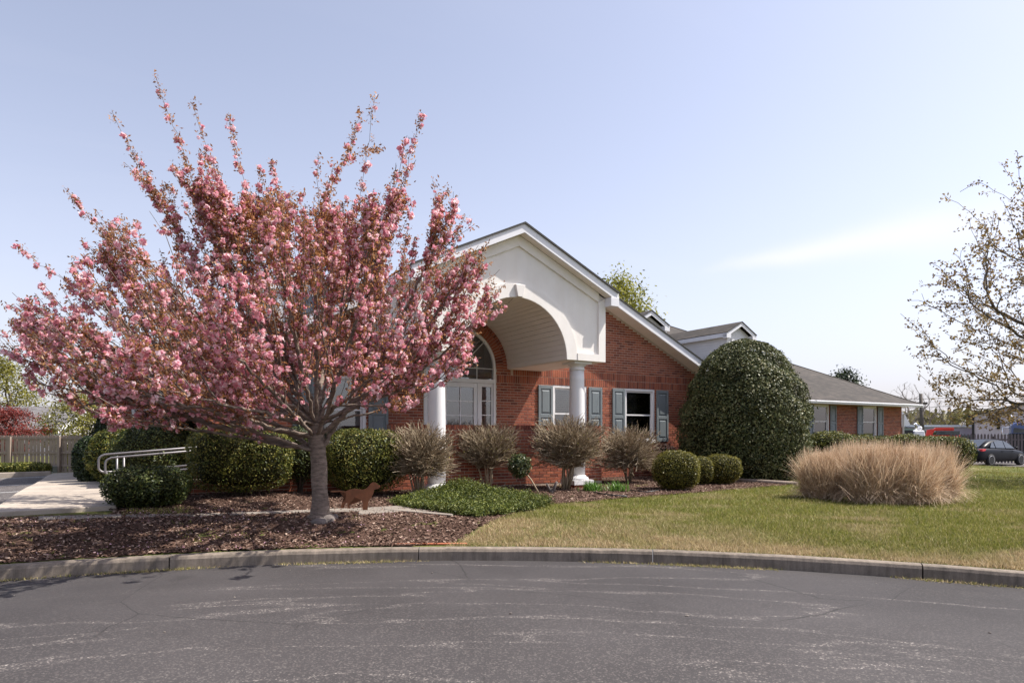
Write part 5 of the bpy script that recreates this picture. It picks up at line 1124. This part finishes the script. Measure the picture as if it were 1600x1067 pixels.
def dryf(X, Y):
    d_ = np.hypot(X-CCX, Y-CCY)-CR-.15; kerbd = np.exp(-np.maximum(d_, 0)/.6)*np.clip(.62+.9*vnoise(X, Y, 2.6, 43)+.5*vnoise(X, Y, 8, 44), .1, 1.1); pa_ = np.clip(.9*vnoise(X*1.0, Y*1.6, 1.7, 41)+.55*vnoise(X, Y*1.4, 4.5, 42)+.02, 0, 1)*np.clip(1.15-.045*X*1.0-.09*np.maximum(d_-1.5, 0), .1, 1.1)*1.25
    lft = np.clip(1.0-.25*(X-.2), 0, .85)*np.clip(1.4-.5*d_, 0, 1)*np.clip(.55+1.3*vnoise(X, Y, 3.1, 45), 0, 1)
    return np.clip(kerbd+pa_+lft-.02, 0, 1)
blades('lawn_grass', 290000, LAWN, (.016, .05), dryf, 'short mown lawn grass with dry straw patches along the kerb')
KB = [(CCX+(CR-.16)*math.cos(R(an)), CCY+(CR-.16)*math.sin(R(an))) for an in np.arange(40, 136, 3.)]+[(CCX+(CR+.0)*math.cos(R(an)), CCY+(CR+.0)*math.sin(R(an))) for an in np.arange(135, 39, -3.)]
n = 9000; an = R(40)+rng.random(n)*R(95); cl = np.clip(vnoise(an*9, an*0, 3.0, 51)*2+.15, 0, 1); kp = rng.random(n) < cl; an = an[kp]; rr_ = CR-.005-np.abs(rng.normal(0, .035, len(an)))-.05*cl[kp]*rng.random(len(an)); X, Y = CCX+rr_*np.cos(an), CCY+rr_*np.sin(an); n = len(X)
h = rng.uniform(.008, .035, n); a = rng.uniform(0, 6.283, n); b = np.stack([X, Y, 0*X+.001], 1); o2 = np.stack([np.cos(a)*.004, np.sin(a)*.004, 0*a], 1); V = np.stack([b-o2, b+o2, b+np.stack([rng.normal(0, .02, n), rng.normal(0, .02, n), h], 1)], 1).reshape(-1, 3)
o_ = np_mesh('kerb_weeds', V, np.arange(3*n).reshape(-1, 3), 3, M_blade); at_ = o_.data.attributes.new('dry', 'FLOAT', 'POINT'); at_.data.foreach_set('value', np.repeat(np.clip(rng.normal(.5, .35, n), 0, 1), 3).astype(np.float32)); tag(o_, 'weeds and dry clippings along the foot of the kerb', 'weeds', kind='stuff')
wp = [tuple(G(*q)[:2]) for q in ((190, 800), (300, 795), (300, 804), (190, 808))]
o_ = blades('bed_weeds', 700, wp, (.02, .06), lambda X, Y: 0*X+.1, 'small green weed patch beside the buried path', near=6.5)
n = 500; an = R(96)+rng.random(n)*R(40); rr_ = CR+.2+rng.random(n)**2*1.6
X, Y = CCX+rr_*np.cos(an), CCY+rr_*np.sin(an); kp = vnoise(X, Y, 5, 61) > .25; X, Y = X[kp], Y[kp]; n = len(X); X = np.repeat(X, 7)+rng.normal(0, .03, n*7); Y = np.repeat(Y, 7)+rng.normal(0, .03, n*7); n = len(X); z = zga(X, Y)+.015
a = rng.uniform(0, 6.283, n); b = np.stack([X, Y, z], 1); o2 = np.stack([np.cos(a)*.005, np.sin(a)*.005, 0*a], 1); V = np.stack([b-o2, b+o2, b+np.stack([rng.normal(0, .02, n), rng.normal(0, .02, n), rng.uniform(.015, .05, n)], 1)], 1).reshape(-1, 3)
o_ = np_mesh('mulch_weeds', V, np.arange(3*n).reshape(-1, 3), 3, M_blade); at_ = o_.data.attributes.new('dry', 'FLOAT', 'POINT'); at_.data.foreach_set('value', np.full(3*n, .12, np.float32)); tag(o_, 'sparse seedling weeds in the mulch below the cherry tree', 'weeds', kind='stuff')

# ------------------------------------------------------------------ railing, dog silhouette, fences, house, vehicles
def rail_loop(root, y0, dz, sh_=0):
    # one continuous pipe: along the top, round the end, back along the lower rail
    zt0, zt1, L0, L1 = 1.05+dz, 1.25+dz, -11.2+sh_, -8.6
    def pt(t, z): return (t, y0, z)
    top = [pt(L1, zt1), pt(L0+.12, zt0+.01)]; r_ = .09; arc_ = [pt(L0+.12-r_*math.sin(R(a)), zt0-r_+r_*math.cos(R(a))) for a in range(15, 91, 15)]
    zb = zt0-.29; arc2 = [pt(L0+.12-r_*math.cos(R(a)), zb+r_-r_*math.sin(R(a))) for a in range(0, 91, 15)]
    mb = MB(); mb.tube(top+arc_+arc2+[pt(L0+.32, zb+.005)], .018, 10); mb.build('handrail', M_steel, root)
    mb = MB(); mb.tube([pt(L0+.32, zb+.005-.03*0), pt(L1, zb+.17)], .016, 10); mb.build('lower_rail', M_steel, root)
rail = empty('ramp_railing', (BO[0], BO[1], 0), TH, 'double galvanised pipe railing with looped end beside the ramp', 'railing')
rail_loop(rail, -1.34, -.03, .10); rail_loop(rail, -1.12, .02)
for t in (-10.9, -9.3): 
    for y0, sh_ in ((-1.34, .10), (-1.12, 0)):
        mb = MB(); gz = zg(*W(t, 1.3)); mb.tube([(t+sh_, y0, gz-.05), (t+sh_, y0, 1.03+(t+11.2)*.077)], .017, 10); mb.build('post', M_steel, rail)
# dog silhouette cut from rusted plate
dg = G(566, 800); dog = empty('dog_silhouette', dg, R(4), 'rust brown metal dog silhouette standing beside the tree trunk', 'garden ornament')
z1 = [(545, 645), (530, 640), (545, 570), (600, 510), (612, 440), (600, 405), (520, 385), (400, 395), (375, 385), (375, 372), (500, 372), (600, 382), (660, 352), (740, 340), (860, 358), (920, 340), (960, 300), (985, 260), (1020, 243), (1060, 245), (1090, 265), (1105, 290), (1132, 298), (1135, 318), (1115, 338), (1075, 350), (1045, 352), (1030, 420), (1000, 480), (960, 530), (945, 600), (940, 680), (945, 700), (905, 700), (905, 640), (900, 610), (892, 660), (895, 712), (868, 712), (862, 640), (870, 560), (850, 525), (790, 505), (740, 470), (722, 520), (670, 555), (655, 600), (660, 630), (682, 648), (645, 648), (632, 600), (635, 560), (600, 570), (560, 600), (558, 625), (572, 645)]
pts = []
for x, y in z1:
    sx_, sy_ = 480+x/10, 730+y/10; k_ = dg.y/F; pts.append(((sx_-566)*k_, (800.8-sy_)*k_))
def poly_plate(pts, th, name, mat, parent):
    bm_ = bmesh.new(); vs = [bm_.verts.new((a, -th/2, b)) for a, b in pts]; f = bm_.faces.new(vs); bmesh.ops.triangulate(bm_, faces=[f]); r_ = bmesh.ops.extrude_face_region(bm_, geom=bm_.faces[:]); bmesh.ops.translate(bm_, vec=(0, th, 0), verts=[g for g in r_['geom'] if isinstance(g, bmesh.types.BMVert)]); bmesh.ops.recalc_face_normals(bm_, faces=bm_.faces[:])
    me = bpy.data.meshes.new(name); bm_.to_mesh(me); bm_.free(); return link(name, me, mat, parent)
poly_plate(pts, .008, 'plate', M_rust, dog)
for a in (-.012, .292):
    mb = MB(); mb.tube([(a*1.0, .006, -.14), (a*1.0, .006, .06)], .004, 6); mb.build('stake', M_rust, dog)
ear = [(1000, 262), (1022, 262), (1030, 290), (1022, 318), (1005, 325), (994, 300)]; poly_plate([((480+x/10-566)*dg.y/F, (800.8-730-y/10)*dg.y/F) for x, y in ear], .014, 'ear', M_rust, dog)
# stones at the foot of the cherry
for q, (x, y, r_) in enumerate(((497, 819, .075), (512, 816, .085), (521, 811, .06))):
    g0 = G(x, y); bm_ = bmesh.new(); bmesh.ops.create_icosphere(bm_, subdivisions=3, radius=1)
    for v in bm_.verts: k_ = 1+.16*math.sin(v.co.x*3+q)+.12*math.sin(v.co.y*5+2*q); v.co = Vector((v.co.x*r_*1.5*k_, v.co.y*r_*k_, v.co.z*r_*.8*k_))
    me = bpy.data.meshes.new('stone'); bm_.to_mesh(me); bm_.free(); o_ = link('stone', me, M_rock, None, (g0.x, g0.y, g0.z+.02)); o_.rotation_euler = (0, 0, q)
    tag(o_, ('low grey stone against the root flare of the cherry', 'largest mossy stone at the foot of the cherry trunk', 'small grey stone on the dog side of the cherry trunk')[q], 'stone')
mb = MB(); mb.tube([G(928, 771)+Vector((0, 0, .03)), G(950, 776)+Vector((0, 0, .035)), G(980, 778)+Vector((0, 0, .03))], .018, 8); tag(mb.build('edging_pipe', M_black), 'short black edging pipe lying in the mulch', 'pipe')
mb = MB(); mb.tube([G(985, 768)+Vector((0, 0, .03)), G(1010, 771)+Vector((0, 0, .03)), G(1036, 767)+Vector((0, 0, .03))], .016, 8); tag(mb.build('edging_pipe', M_black), 'black hose end in the mulch near the golden box balls', 'hose')
mb = MB(); a0, a1 = R(92.5), R(96.5)
mb.tube([(CCX+(CR+.24)*math.cos(R(a)), CCY+(CR+.24)*math.sin(R(a)),   .150) for a in (90.6, 92, 93.5, 95)], .014, 6); tag(mb.build('orange_edging', plain('faded_orange', (.42, .13, .06), .7)), 'faded orange edging strip in the mulch against the kerb', 'edging')
g0, g1 = P(1146, 744, 16.9), P(1246, 743, 15.8); mb = MB(); g0.z = zg(g0.x, g0.y); g1.z = zg(g1.x, g1.y); mb.tube([g0+Vector((0, 0, .04)), g1+Vector((0, 0, .04))], .06, 6); tag(mb.build('timber_edging', M_fence), 'weathered timber edging lying in front of the holly bush', 'timber')
for q in range(26):
    an = R(random.uniform(55, 125)); r_ = CR-random.uniform(.2, 2.6); bm_ = bmesh.new(); bmesh.ops.create_icosphere(bm_, subdivisions=1, radius=1); s_ = random.uniform(.005, .013)
    for v in bm_.verts: v.co = Vector((v.co.x*s_*random.uniform(.8, 1.5), v.co.y*s_*random.uniform(.7, 1.2), v.co.z*s_*.6))
    me = bpy.data.meshes.new('pebble'); bm_.to_mesh(me); bm_.free(); tag(link('pebble', me, (M_rock, M_slab, M_rock)[q % 3], None, (CCX+r_*math.cos(an), CCY+r_*math.sin(an), s_*.4)), 'loose pebble lying on the asphalt of the turning circle', 'pebble', 'loose pebbles on the asphalt')
# left board fence (rails towards us)
fz = 28.0; fl = empty('board_fence', (P(-60, 0, fz).x, fz, 0), 0, 'weathered wooden board fence in front of the grey roofed house', 'fence'); fx1 = P(150, 0, fz).x-fl.location.x
gfz = zg(P(60, 0, fz).x, fz); x = 0.0; pk = MB(); pk.box(0, .128, 0, .018, 0, 1.55); PK = pk.mesh('board'); PK.materials.append(M_fence)
while x < fx1:
    o_ = bpy.data.objects.new('board', PK); col.objects.link(o_); o_.parent = fl; o_.location = (x, .09, gfz+.03+random.uniform(-.012, .012)); x += .14+random.choice((.006, .015, .03, .045))
for z in (.25, .80, 1.42): mb = MB(); mb.box(0, fx1, .045, .089, gfz+z, gfz+z+.085); mb.build('rail', M_fence, fl)
for xp in (15, 92):
    mb = MB(); c_ = P(xp, 0, fz).x-fl.location.x; mb.box(c_-.06, c_+.06, -.06, .044, gfz-.3, gfz+1.52); mb.build('post', M_fence, fl)
mb = MB(); mb.box(P(78, 0, fz).x-fl.location.x, P(91, 0, fz).x-fl.location.x, -.35, -.02, gfz, gfz+.28); o_ = mb.build('utility_box', plain('box_green', (.25, .28, .26), .6)); o_.location = fl.location; tag(o_, 'small grey utility box at the foot of the board fence', 'utility box')
# low hedge at the end of the parking bays
for q, (xc, lab) in enumerate(((5, 'low clipped hedge shrub at the parking end in front of the fence post'), (42, 'low clipped hedge shrub at the parking end next to the sidewalk'))):
    Z = 20.6; x_, y_ = (xc-CX)/F*Z, Z; z0 = zg(x_, y_)+.02; top = HC-(722+q*-1-HY)/F*Z; h = (top-z0)/2; shrub(x_, y_, (.62 if q else .7, .5, h), lab, M_hedge, 6000, .03, 3.4, .06, zc=h)
# neighbour's house
hz0 = 44.0; hx0, hx1 = P(-140, 0, hz0).x, P(90, 0, hz0).x; gzh = -.35; ez = HC-(668-HY)/F*hz0; rzh = HC-(635-HY)/F*(hz0+3.5)
ho = empty('neighbour_house', (hx0, hz0, 0), 0, 'pale bungalow with grey shingle roof behind the board fence', 'house'); wL = hx1-hx0
mb = MB(); mb.prism([(0, gzh), (7, gzh), (7, ez), (3.5, rzh-.1), (0, ez)], (0.1, wL-.1), lambda a, b, d: (d, a, b)); mb.build('wall', plain('pale_siding', (.55, .52, .55), .6), ho)
for s_ in (0, 1):
    mb = MB(); y0, y1 = (-.35, 3.5) if s_ == 0 else (7.35, 3.5); zA, zB = ez-.13, rzh; mb.hexa([(-.2, y0, zA-.08), (wL+.25, y0, zA-.08), (wL+.25, y1, zB-.08), (-.2, y1, zB-.08)], [(-.2, y0, zA), (wL+.25, y0, zA), (wL+.25, y1, zB), (-.2, y1, zB)]); mb.build('roof', M_shingle2, ho)
mb = MB(); mb.box(wL-.35, wL+.05, -.02, .2, gzh, ez); mb.build('corner_board', M_white, ho); mb = MB(); mb.tube([(wL*.86, 1.2, ez+.3), (wL*.86, 1.2, ez+.85)], .07, 8); mb.build('vent_pipe', M_white, ho)
mb = MB(); mb.hexa([(wL+.25, -.37, ez-.38), (wL+.29, -.37, ez-.38), (wL+.29, 3.5, rzh-.26), (wL+.25, 3.5, rzh-.26)], [(wL+.25, -.37, ez-.12), (wL+.29, -.37, ez-.12), (wL+.29, 3.5, rzh+.01), (wL+.25, 3.5, rzh+.01)]); mb.build('barge_board', M_white, ho)
# right picket fence
fz = 40.2; fr0 = P(1485, 0, fz).x; fr = empty('picket_fence', (fr0, fz, 0), 0, 'dark grey picket fence behind the parked car', 'fence'); gz = zg(fr0+3, fz)
pk = MB(); pk.prism([(0, 0), (.115, 0), (.115, 1.70), (.0575, 1.80), (0, 1.70)], (0, .02), lambda a, b, d: (a, d, b)); PK = pk.mesh('picket'); PK.materials.append(M_fence2)
for q in range(52): o_ = bpy.data.objects.new('picket', PK); col.objects.link(o_); o_.parent = fr; o_.location = (q*.205, 0, gz+.02+random.uniform(-.01, .01))
for z in (.3, 1.4): mb = MB(); mb.box(0, 10.7, .021, .06, gz+z, gz+z+.09); mb.build('rail', M_fence2, fr)
for q in range(5): mb = MB(); mb.box(q*2.6, q*2.6+.1, .062, .16, gz-.2, gz+1.65); mb.build('post', M_fence2, fr)
# saloon car
ca = P(1545, 0, 36.8); czg = zg(ca.x, ca.y)+.015; car = empty('parked_car', (ca.x, ca.y, czg), R(24), 'black four-door saloon car parked in front of the picket fence', 'car')
def loft(stations, name, mat, parent, sub=2):
    bm_ = bmesh.new(); rings = [[bm_.verts.new(v) for v in st] for st in stations]; m_ = len(rings[0])
    for a, b in zip(rings[:-1], rings[1:]):
        for j_ in range(m_): bm_.faces.new((a[j_], a[(j_+1) % m_], b[(j_+1) % m_], b[j_]))
    bm_.faces.new(rings[0][::-1]); bm_.faces.new(rings[-1]); bmesh.ops.recalc_face_normals(bm_, faces=bm_.faces[:])
    for f in bm_.faces: f.smooth = True
    me = bpy.data.meshes.new(name); bm_.to_mesh(me); bm_.free(); o_ = link(name, me, mat, parent)
    s_ = o_.modifiers.new('sub', 'SUBSURF'); s_.levels = s_.render_levels = sub; return o_
def sec(x, hw, zb, zs, zt, tw): return [(x, -hw*.9, zb), (x, -hw, zb+.12), (x, -hw, zs*.6+zb*.4), (x, -hw*.97, zs), (x, -tw, zt), (x, tw, zt), (x, hw*.97, zs), (x, hw, zs*.6+zb*.4), (x, hw, zb+.12), (x, hw*.9, zb)]
loft([sec(-2.27, .70, .42, .70, .80, .45), sec(-2.2, .80, .26, .82, .98, .60), sec(-1.85, .88, .22, .90, 1.02, .62), sec(-1.2, .90, .20, .93, 1.0, .66), sec(-.2, .90, .19, .90, .96, .68), sec(.7, .90, .19, .86, .93, .68), sec(1.3, .89, .20, .80, .88, .64), sec(1.9, .86, .22, .70, .78, .58), sec(2.2, .76, .26, .60, .66, .48), sec(2.3, .62, .34, .52, .56, .4)], 'body', M_carp, car)
def cab(x, hb, zb, ht, zt): return [(x, -hb, zb), (x, -hb*.5-ht*.5-.02, (zb+zt)/2), (x, -ht, zt-.03), (x, -ht*.6, zt), (x, ht*.6, zt), (x, ht, zt-.03), (x, hb*.5+ht*.5+.02, (zb+zt)/2), (x, hb, zb)]
loft([cab(-1.75, .70, .90, .66, 1.0), cab(-1.25, .76, .90, .60, 1.26), cab(-.75, .78, .90, .57, 1.42), cab(-.1, .79, .88, .57, 1.45), cab(.45, .79, .86, .58, 1.36), cab(.95, .76, .84, .62, 1.08), cab(1.25, .70, .82, .64, .90)], 'roof', M_carp, car)
def sidewin(pts, s_):
    mb = MB(); v = []
    for a, b in pts:
        f = (b-.9)/(1.42-.9); yy = .79+(.585-.79)*f; v.append((a, s_*(yy+.012), b))
    mb.add(v, [tuple(range(len(v))) if s_ < 0 else tuple(range(len(v)))[::-1]]); o_ = mb.build('side_window', M_carglass, car); m = o_.modifiers.new('s', 'SOLIDIFY'); m.thickness = .02; m.offset = 0
for s_ in (-1, 1): sidewin([(-1.22, .98), (-.78, .97), (-.78, 1.30), (-.95, 1.24)], s_); sidewin([(-.70, .97), (.08, .95), (.08, 1.36), (-.40, 1.36), (-.70, 1.32)], s_); sidewin([(.14, .95), (.92, .93), (.55, 1.20), (.20, 1.34), (.14, 1.35)], s_)
mb = MB(); mb.add([(-1.80, -.52, 1.0), (-1.80, .52, 1.0), (-1.02, .46, 1.385), (-1.02, -.46, 1.385)], [(0, 1, 2, 3)]); o_ = mb.build('rear_window', M_carglass, car); m = o_.modifiers.new('s', 'SOLIDIFY'); m.thickness = .03
for x in (-1.32, 1.33):
    for s_ in (-1, 1):
        mb = MB(); mb.lathe([(.20, -.10), (.31, -.10), (.325, -.07), (.325, .07), (.31, .10), (.22, .10), (.20, .08)], 28); wh = mb.build('wheel', M_tyre, car, (x, s_*.82, .325)); wh.rotation_euler = (R(90)*s_, 0, 0)
        mb = MB(); mb.lathe([(.0, -.05), (.05, -.085), (.07, -.07), (.0, -.06)], 14); mb.lathe([(.20, -.09), (.235, -.11), (.235, -.06), (.20, -.05)], 28)
        for q in range(5):
            a = q*1.2566; dx, dy = math.cos(a), math.sin(a); nx, ny = -dy*.035, dx*.035; mb.hexa([(dx*.04-nx, dy*.04-ny, -.06), (dx*.04+nx, dy*.04+ny, -.06), (dx*.215+nx*.8, dy*.215+ny*.8, -.07), (dx*.215-nx*.8, dy*.215-ny*.8, -.07)], [(dx*.04-nx, dy*.04-ny, -.085), (dx*.04+nx, dy*.04+ny, -.085), (dx*.215+nx*.8, dy*.215+ny*.8, -.1), (dx*.215-nx*.8, dy*.215-ny*.8, -.1)])
        mb.build('rim', M_alloy, wh)
for s_ in (-1, 1):
    mb = MB(); mb.hexa([(-2.24, s_*.42, .80), (-2.02, s_*.86, .80), (-1.80, s_*.885, .84), (-2.2, s_*.5, .84)], [(-2.22, s_*.42, .90), (-2.0, s_*.85, .91), (-1.72, s_*.872, .93), (-2.2, s_*.5, .91)]); mb.build('tail_light', M_tail, car)
    mb = MB(); mb.lathe([(.02, -.05), (.09, -.04), (.11, 0), (.09, .05), (.02, .06)], 12); mr = mb.build('door_mirror', M_carp, car, (.72, s_*.98, .99)); mr.scale = (1, .9, .8)
    mb = MB(); mb.hexa([(2.12, s_*.45, .60), (1.85, s_*.84, .62), (1.8, s_*.845, .70), (2.1, s_*.5, .66)], [(2.08, s_*.45, .66), (1.8, s_*.83, .70), (1.7, s_*.83, .74), (2.0, s_*.5, .72)]); mb.build('headlight', M_chrome, car)
    for x in (-.32, .62): mb = MB(); mb.box(x-.09, x+.09, min(s_*.885, s_*.915), max(s_*.885, s_*.915), .78, .805); mb.build('door_handle', M_carp, car)
# metal shed
sz = 56.0; sx0, sx1 = P(1519, 0, sz).x, P(1519, 0, sz).x+16; sh = empty('metal_shed', (sx0, sz, -.4), R(-38), 'pale ribbed metal shed with dark trim behind the picket fence', 'shed'); e0 = HC-(650-HY)/F*sz+.4; slp = .27
mb = MB(); mb.prism([(0, 0), (16, 0), (16, e0), (8, e0+8*slp), (0, e0)], (0, 14), lambda a, b, d: (a, d, b)); mb.build('wall', M_metalw, sh)
for q in range(33): x = .25+q*.48; zt = e0+slp*min(x, 16-x)-.06; mb = MB(); mb.box(x, x+.06, -.035, .0, 0, zt); mb.build('rib', M_metalw, sh)
for s_ in (0, 1):
    a, b = (0, 8) if s_ == 0 else (16, 8); xx = (-.3 if s_ == 0 else 16.3); mb = MB(); mb.hexa([(xx, -.35, e0-.08), (b, -.35, e0+8*slp-.0), (b, 14.2, e0+8*slp), (xx, 14.2, e0-.08)], [(xx, -.35, e0+.04), (b, -.35, e0+8*slp+.12), (b, 14.2, e0+8*slp+.12), (xx, 14.2, e0+.04)]); mb.build('roof', M_black, sh)
mb = MB(); mb.box(-.02, .16, -.06, .0, 0, e0); mb.build('corner_trim', M_black, sh); mb = MB(); mb.tube([(1.75, -.12, e0+.25), (1.8, -.12, e0-1.1)], .12, 8); mb.build('vent_pipe', M_black, sh)
# green roofed carport
cz = 60.0; x0, x1 = P(1488, 0, cz).x, P(1519, 0, cz).x; cp = empty('carport', (x0, cz, -.4), 0, 'low carport with pale green roof beside the metal shed', 'carport'); zt = HC-(671-HY)/F*cz+.4; mb = MB(); mb.hexa([(-3, 0, zt-.1), (x1-x0+.3, 0, zt-.75), (x1-x0+.3, 5, zt-.75), (-3, 5, zt-.1)], [(-3, 0, zt), (x1-x0+.3, 0, zt-.6), (x1-x0+.3, 5, zt-.2), (-3, 5, zt+.35)]); mb.build('roof', M_roofg, cp)
for q in (0, 1.6, -2.8): mb = MB(); mb.box(q, q+.12, .1, .22, 0, zt-.5); mb.build('post', M_pole, cp)
mb = MB(); lz = 66.0; a, b = P(1446, 0, lz).x, P(1490, 0, lz).x; mb.box(a-6, b+2, lz, lz+8, -.4, HC-(668-HY)/F*lz); sd2 = empty('long_shed', (0, 0, 0), 0, 'long low shed with white roof edge behind the utility pole', 'shed'); mb.build('wall', M_metalw, sd2); mb = MB(); zt = HC-(667-HY)/F*lz; mb.box(a-6.2, b+2.2, lz-.3, lz+8.3, zt, zt+.2); mb.build('roof', M_wht, sd2)
# trucks
def truck_wheel(root, x, y, z, r_=.5):
    mb = MB(); mb.lathe([(.3*r_, -.14), (r_*.95, -.14), (r_, -.1), (r_, .1), (r_*.95, .14), (.3*r_, .14)], 20); o_ = mb.build('wheel', M_tyre, root, (x, y, z)); o_.rotation_euler = (R(90), 0, 0); mb = MB(); mb.lathe([(.0, -.15), (.3*r_, -.16), (.55*r_, -.13), (.55*r_, .13), (.0, .15)], 16); mb.build('rim', M_alloy, o_)
tz = 47.0; a = P(1446, 0, tz).x; tk = empty('tow_truck', (a, tz, -.4), R(-30), 'red tow truck with tilted flat bed half hidden by the hedge', 'truck'); tk.scale = (.74, .74, 1); zt = HC-(668-HY)/F*tz+.4
mb = MB(); mb.hexa([(.5, 0, zt-.22), (2.3, 0, zt-.22), (2.3, 1.9, zt-.22), (.5, 1.9, zt-.22)], [(.85, 0, zt), (2.3, 0, zt), (2.3, 1.9, zt), (.85, 1.9, zt)]); mb.build('cab_roof', M_red, tk, bevel=.04)
mb = MB(); mb.hexa([(-.1, .1, zt-.9), (.5, .1, zt-.6), (.5, 1.8, zt-.6), (-.1, 1.8, zt-.9)], [(.15, .1, zt-.15), (.85, .1, zt-.08), (.85, 1.8, zt-.08), (.15, 1.8, zt-.15)]); mb.build('light_board', M_red, tk)
mb = MB(); mb.box(.4, 2.9,   .05, 1.85, .55, zt-.52); mb.build('cab', M_red, tk, bevel=.05); mb = MB(); mb.box(.9, 2.75, -.0, 1.9, zt-.50, zt-.24); mb.build('cab_window', M_carglass, tk); mb = MB(); mb.box(-5, .35, .0, 1.9, .8, 1.0); mb.build('flat_bed', M_red, tk)
for x in (-3.6, 2.0):
    for y in (.15, 1.75): truck_wheel(tk, x, y, .45, .45)
tz = 45.0; a = P(1405, 0, tz).x; tk = empty('boom_truck', (a, tz, -.4), 0, 'white truck with raised tipping boom at the corner of the wing', 'truck')
def zz2(y): return HC-(y-HY)/F*tz+.4
def xx2(x): return P(x, 0, tz).x-a
mb = MB(); mb.prism([(xx2(1409), zz2(664)), (xx2(1423), zz2(664)), (xx2(1412), zz2(644)), (xx2(1407), zz2(642))], (0, 1.6), lambda p, q, d: (p, d, q)); mb.build('boom', M_wht, tk)
mb = MB(); mb.box(xx2(1400), xx2(1414), .1, 1.6, .9, zz2(668)); mb.build('body', M_black, tk); mb = MB(); mb.hexa([(xx2(1424), 0, .7), (xx2(1450), 0, .7), (xx2(1450), 1.8, .7), (xx2(1424), 1.8, .7)], [(xx2(1431), .1, zz2(673)), (xx2(1446), .1, zz2(672)), (xx2(1446), 1.7, zz2(672)), (xx2(1431), 1.7, zz2(673))]); mb.build('bonnet', M_wht, tk, bevel=.06)
mb = MB(); mb.box(xx2(1414), xx2(1428), .1, 1.7, .8, zz2(672)); mb.build('chassis', M_black, tk)
mb = MB(); mb.tube([(xx2(1435), .3, zz2(672)), (xx2(1436), .3, zz2(664)), (xx2(1433.5), .3, zz2(661))], .09, 8); mb.build('exhaust_stack', M_chrome, tk); mb = MB(); mb.lathe([(.0, zz2(672)), (.12, zz2(671)), (.14, zz2(668)), (.08, zz2(666)), (.0, zz2(666))], 10, (xx2(1443), .4)); mb.build('beacon', M_wht, tk)
for x in (1408, 1440):
    for y in (.15, 1.6): truck_wheel(tk, xx2(x), y, .5)
tz = 44.5; a = P(1580, 0, tz).x; tk = empty('blue_lorry', (a, tz, -.4), R(-34), 'blue lorry cab with chrome stack behind the picket fence', 'truck')
mb = MB(); mb.prism([(0, 1.0), (2.6, 1.0), (2.6, zz2(660)), (.25, zz2(660)), (0, zz2(664))], (0, 2.2), lambda p, q, d: (p, d, q)); mb.build('cab', M_blue, tk, bevel=.08); mb = MB(); mb.prism([(.1, zz2(676)), (2.4, zz2(676)), (2.4, zz2(668)), (1.0, zz2(671)), (.15, zz2(668))], (-.03, .0), lambda p, q, d: (p, d, q)); mb.build('windscreen', M_carglass, tk)
mb = MB(); mb.box(.0, 2.6, -.05, 1.8, .6, zz2(677)); mb.build('grille', M_black, tk); mb = MB(); mb.tube([(.12, .3, zz2(668)), (.14, .3, zz2(655)), (-.05, .3, zz2(649))], .10, 10); mb.build('exhaust_stack', M_chrome, tk)
mb = MB(); mb.tube([(-.05, .1, zz2(668)), (-.45, .1, zz2(668)), (-.5, .1, zz2(678)), (-.05, .1, zz2(678))], .04, 8); mb.build('mirror_bracket', M_chrome, tk)
for q in range(4): mb = MB(); mb.lathe([(.0, zz2(660)), (.09, zz2(660)), (.1, zz2(658.5)), (.05, zz2(657.5)), (.0, zz2(657.5))], 10, (.4+q*.5, .2)); mb.build('roof_lamp', M_tail, tk)
for x in (.6, 2.2):
    for y in (.1, 2.0): truck_wheel(tk, x, y, .5)
# utility pole and wire
uz = 58.0; u0 = P(1443, 0, uz); pole = empty('utility_pole', (u0.x, uz, -.4), 0, 'dark wooden utility pole beyond the eave corner', 'utility pole'); zt = HC-(615-HY)/F*uz+.4
mb = MB(); mb.tube([(0, 0, -.3), (-.25, 0, zt)], [.19, .14], 10); mb.build('post', M_pole, pole); mb = MB(); mb.box(-.55, .3, -.1, .1, zt-.95, zt-.75); mb.build('crossarm', M_pole, pole)
for q, (z, sg) in enumerate(((.25, .5), (.85, .7))): mb = MB(); mb.tube([(-16+s_*3.2, 0, zt-z-sg*(1-((s_-5)/5)**2)+.3) for s_ in range(6)]+[(s_*3.0, 0, zt-z-sg*(1-((s_-5)/5)**2)*.6) for s_ in range(1, 6)], .022, 4); mb.build('wire', M_black, pole)
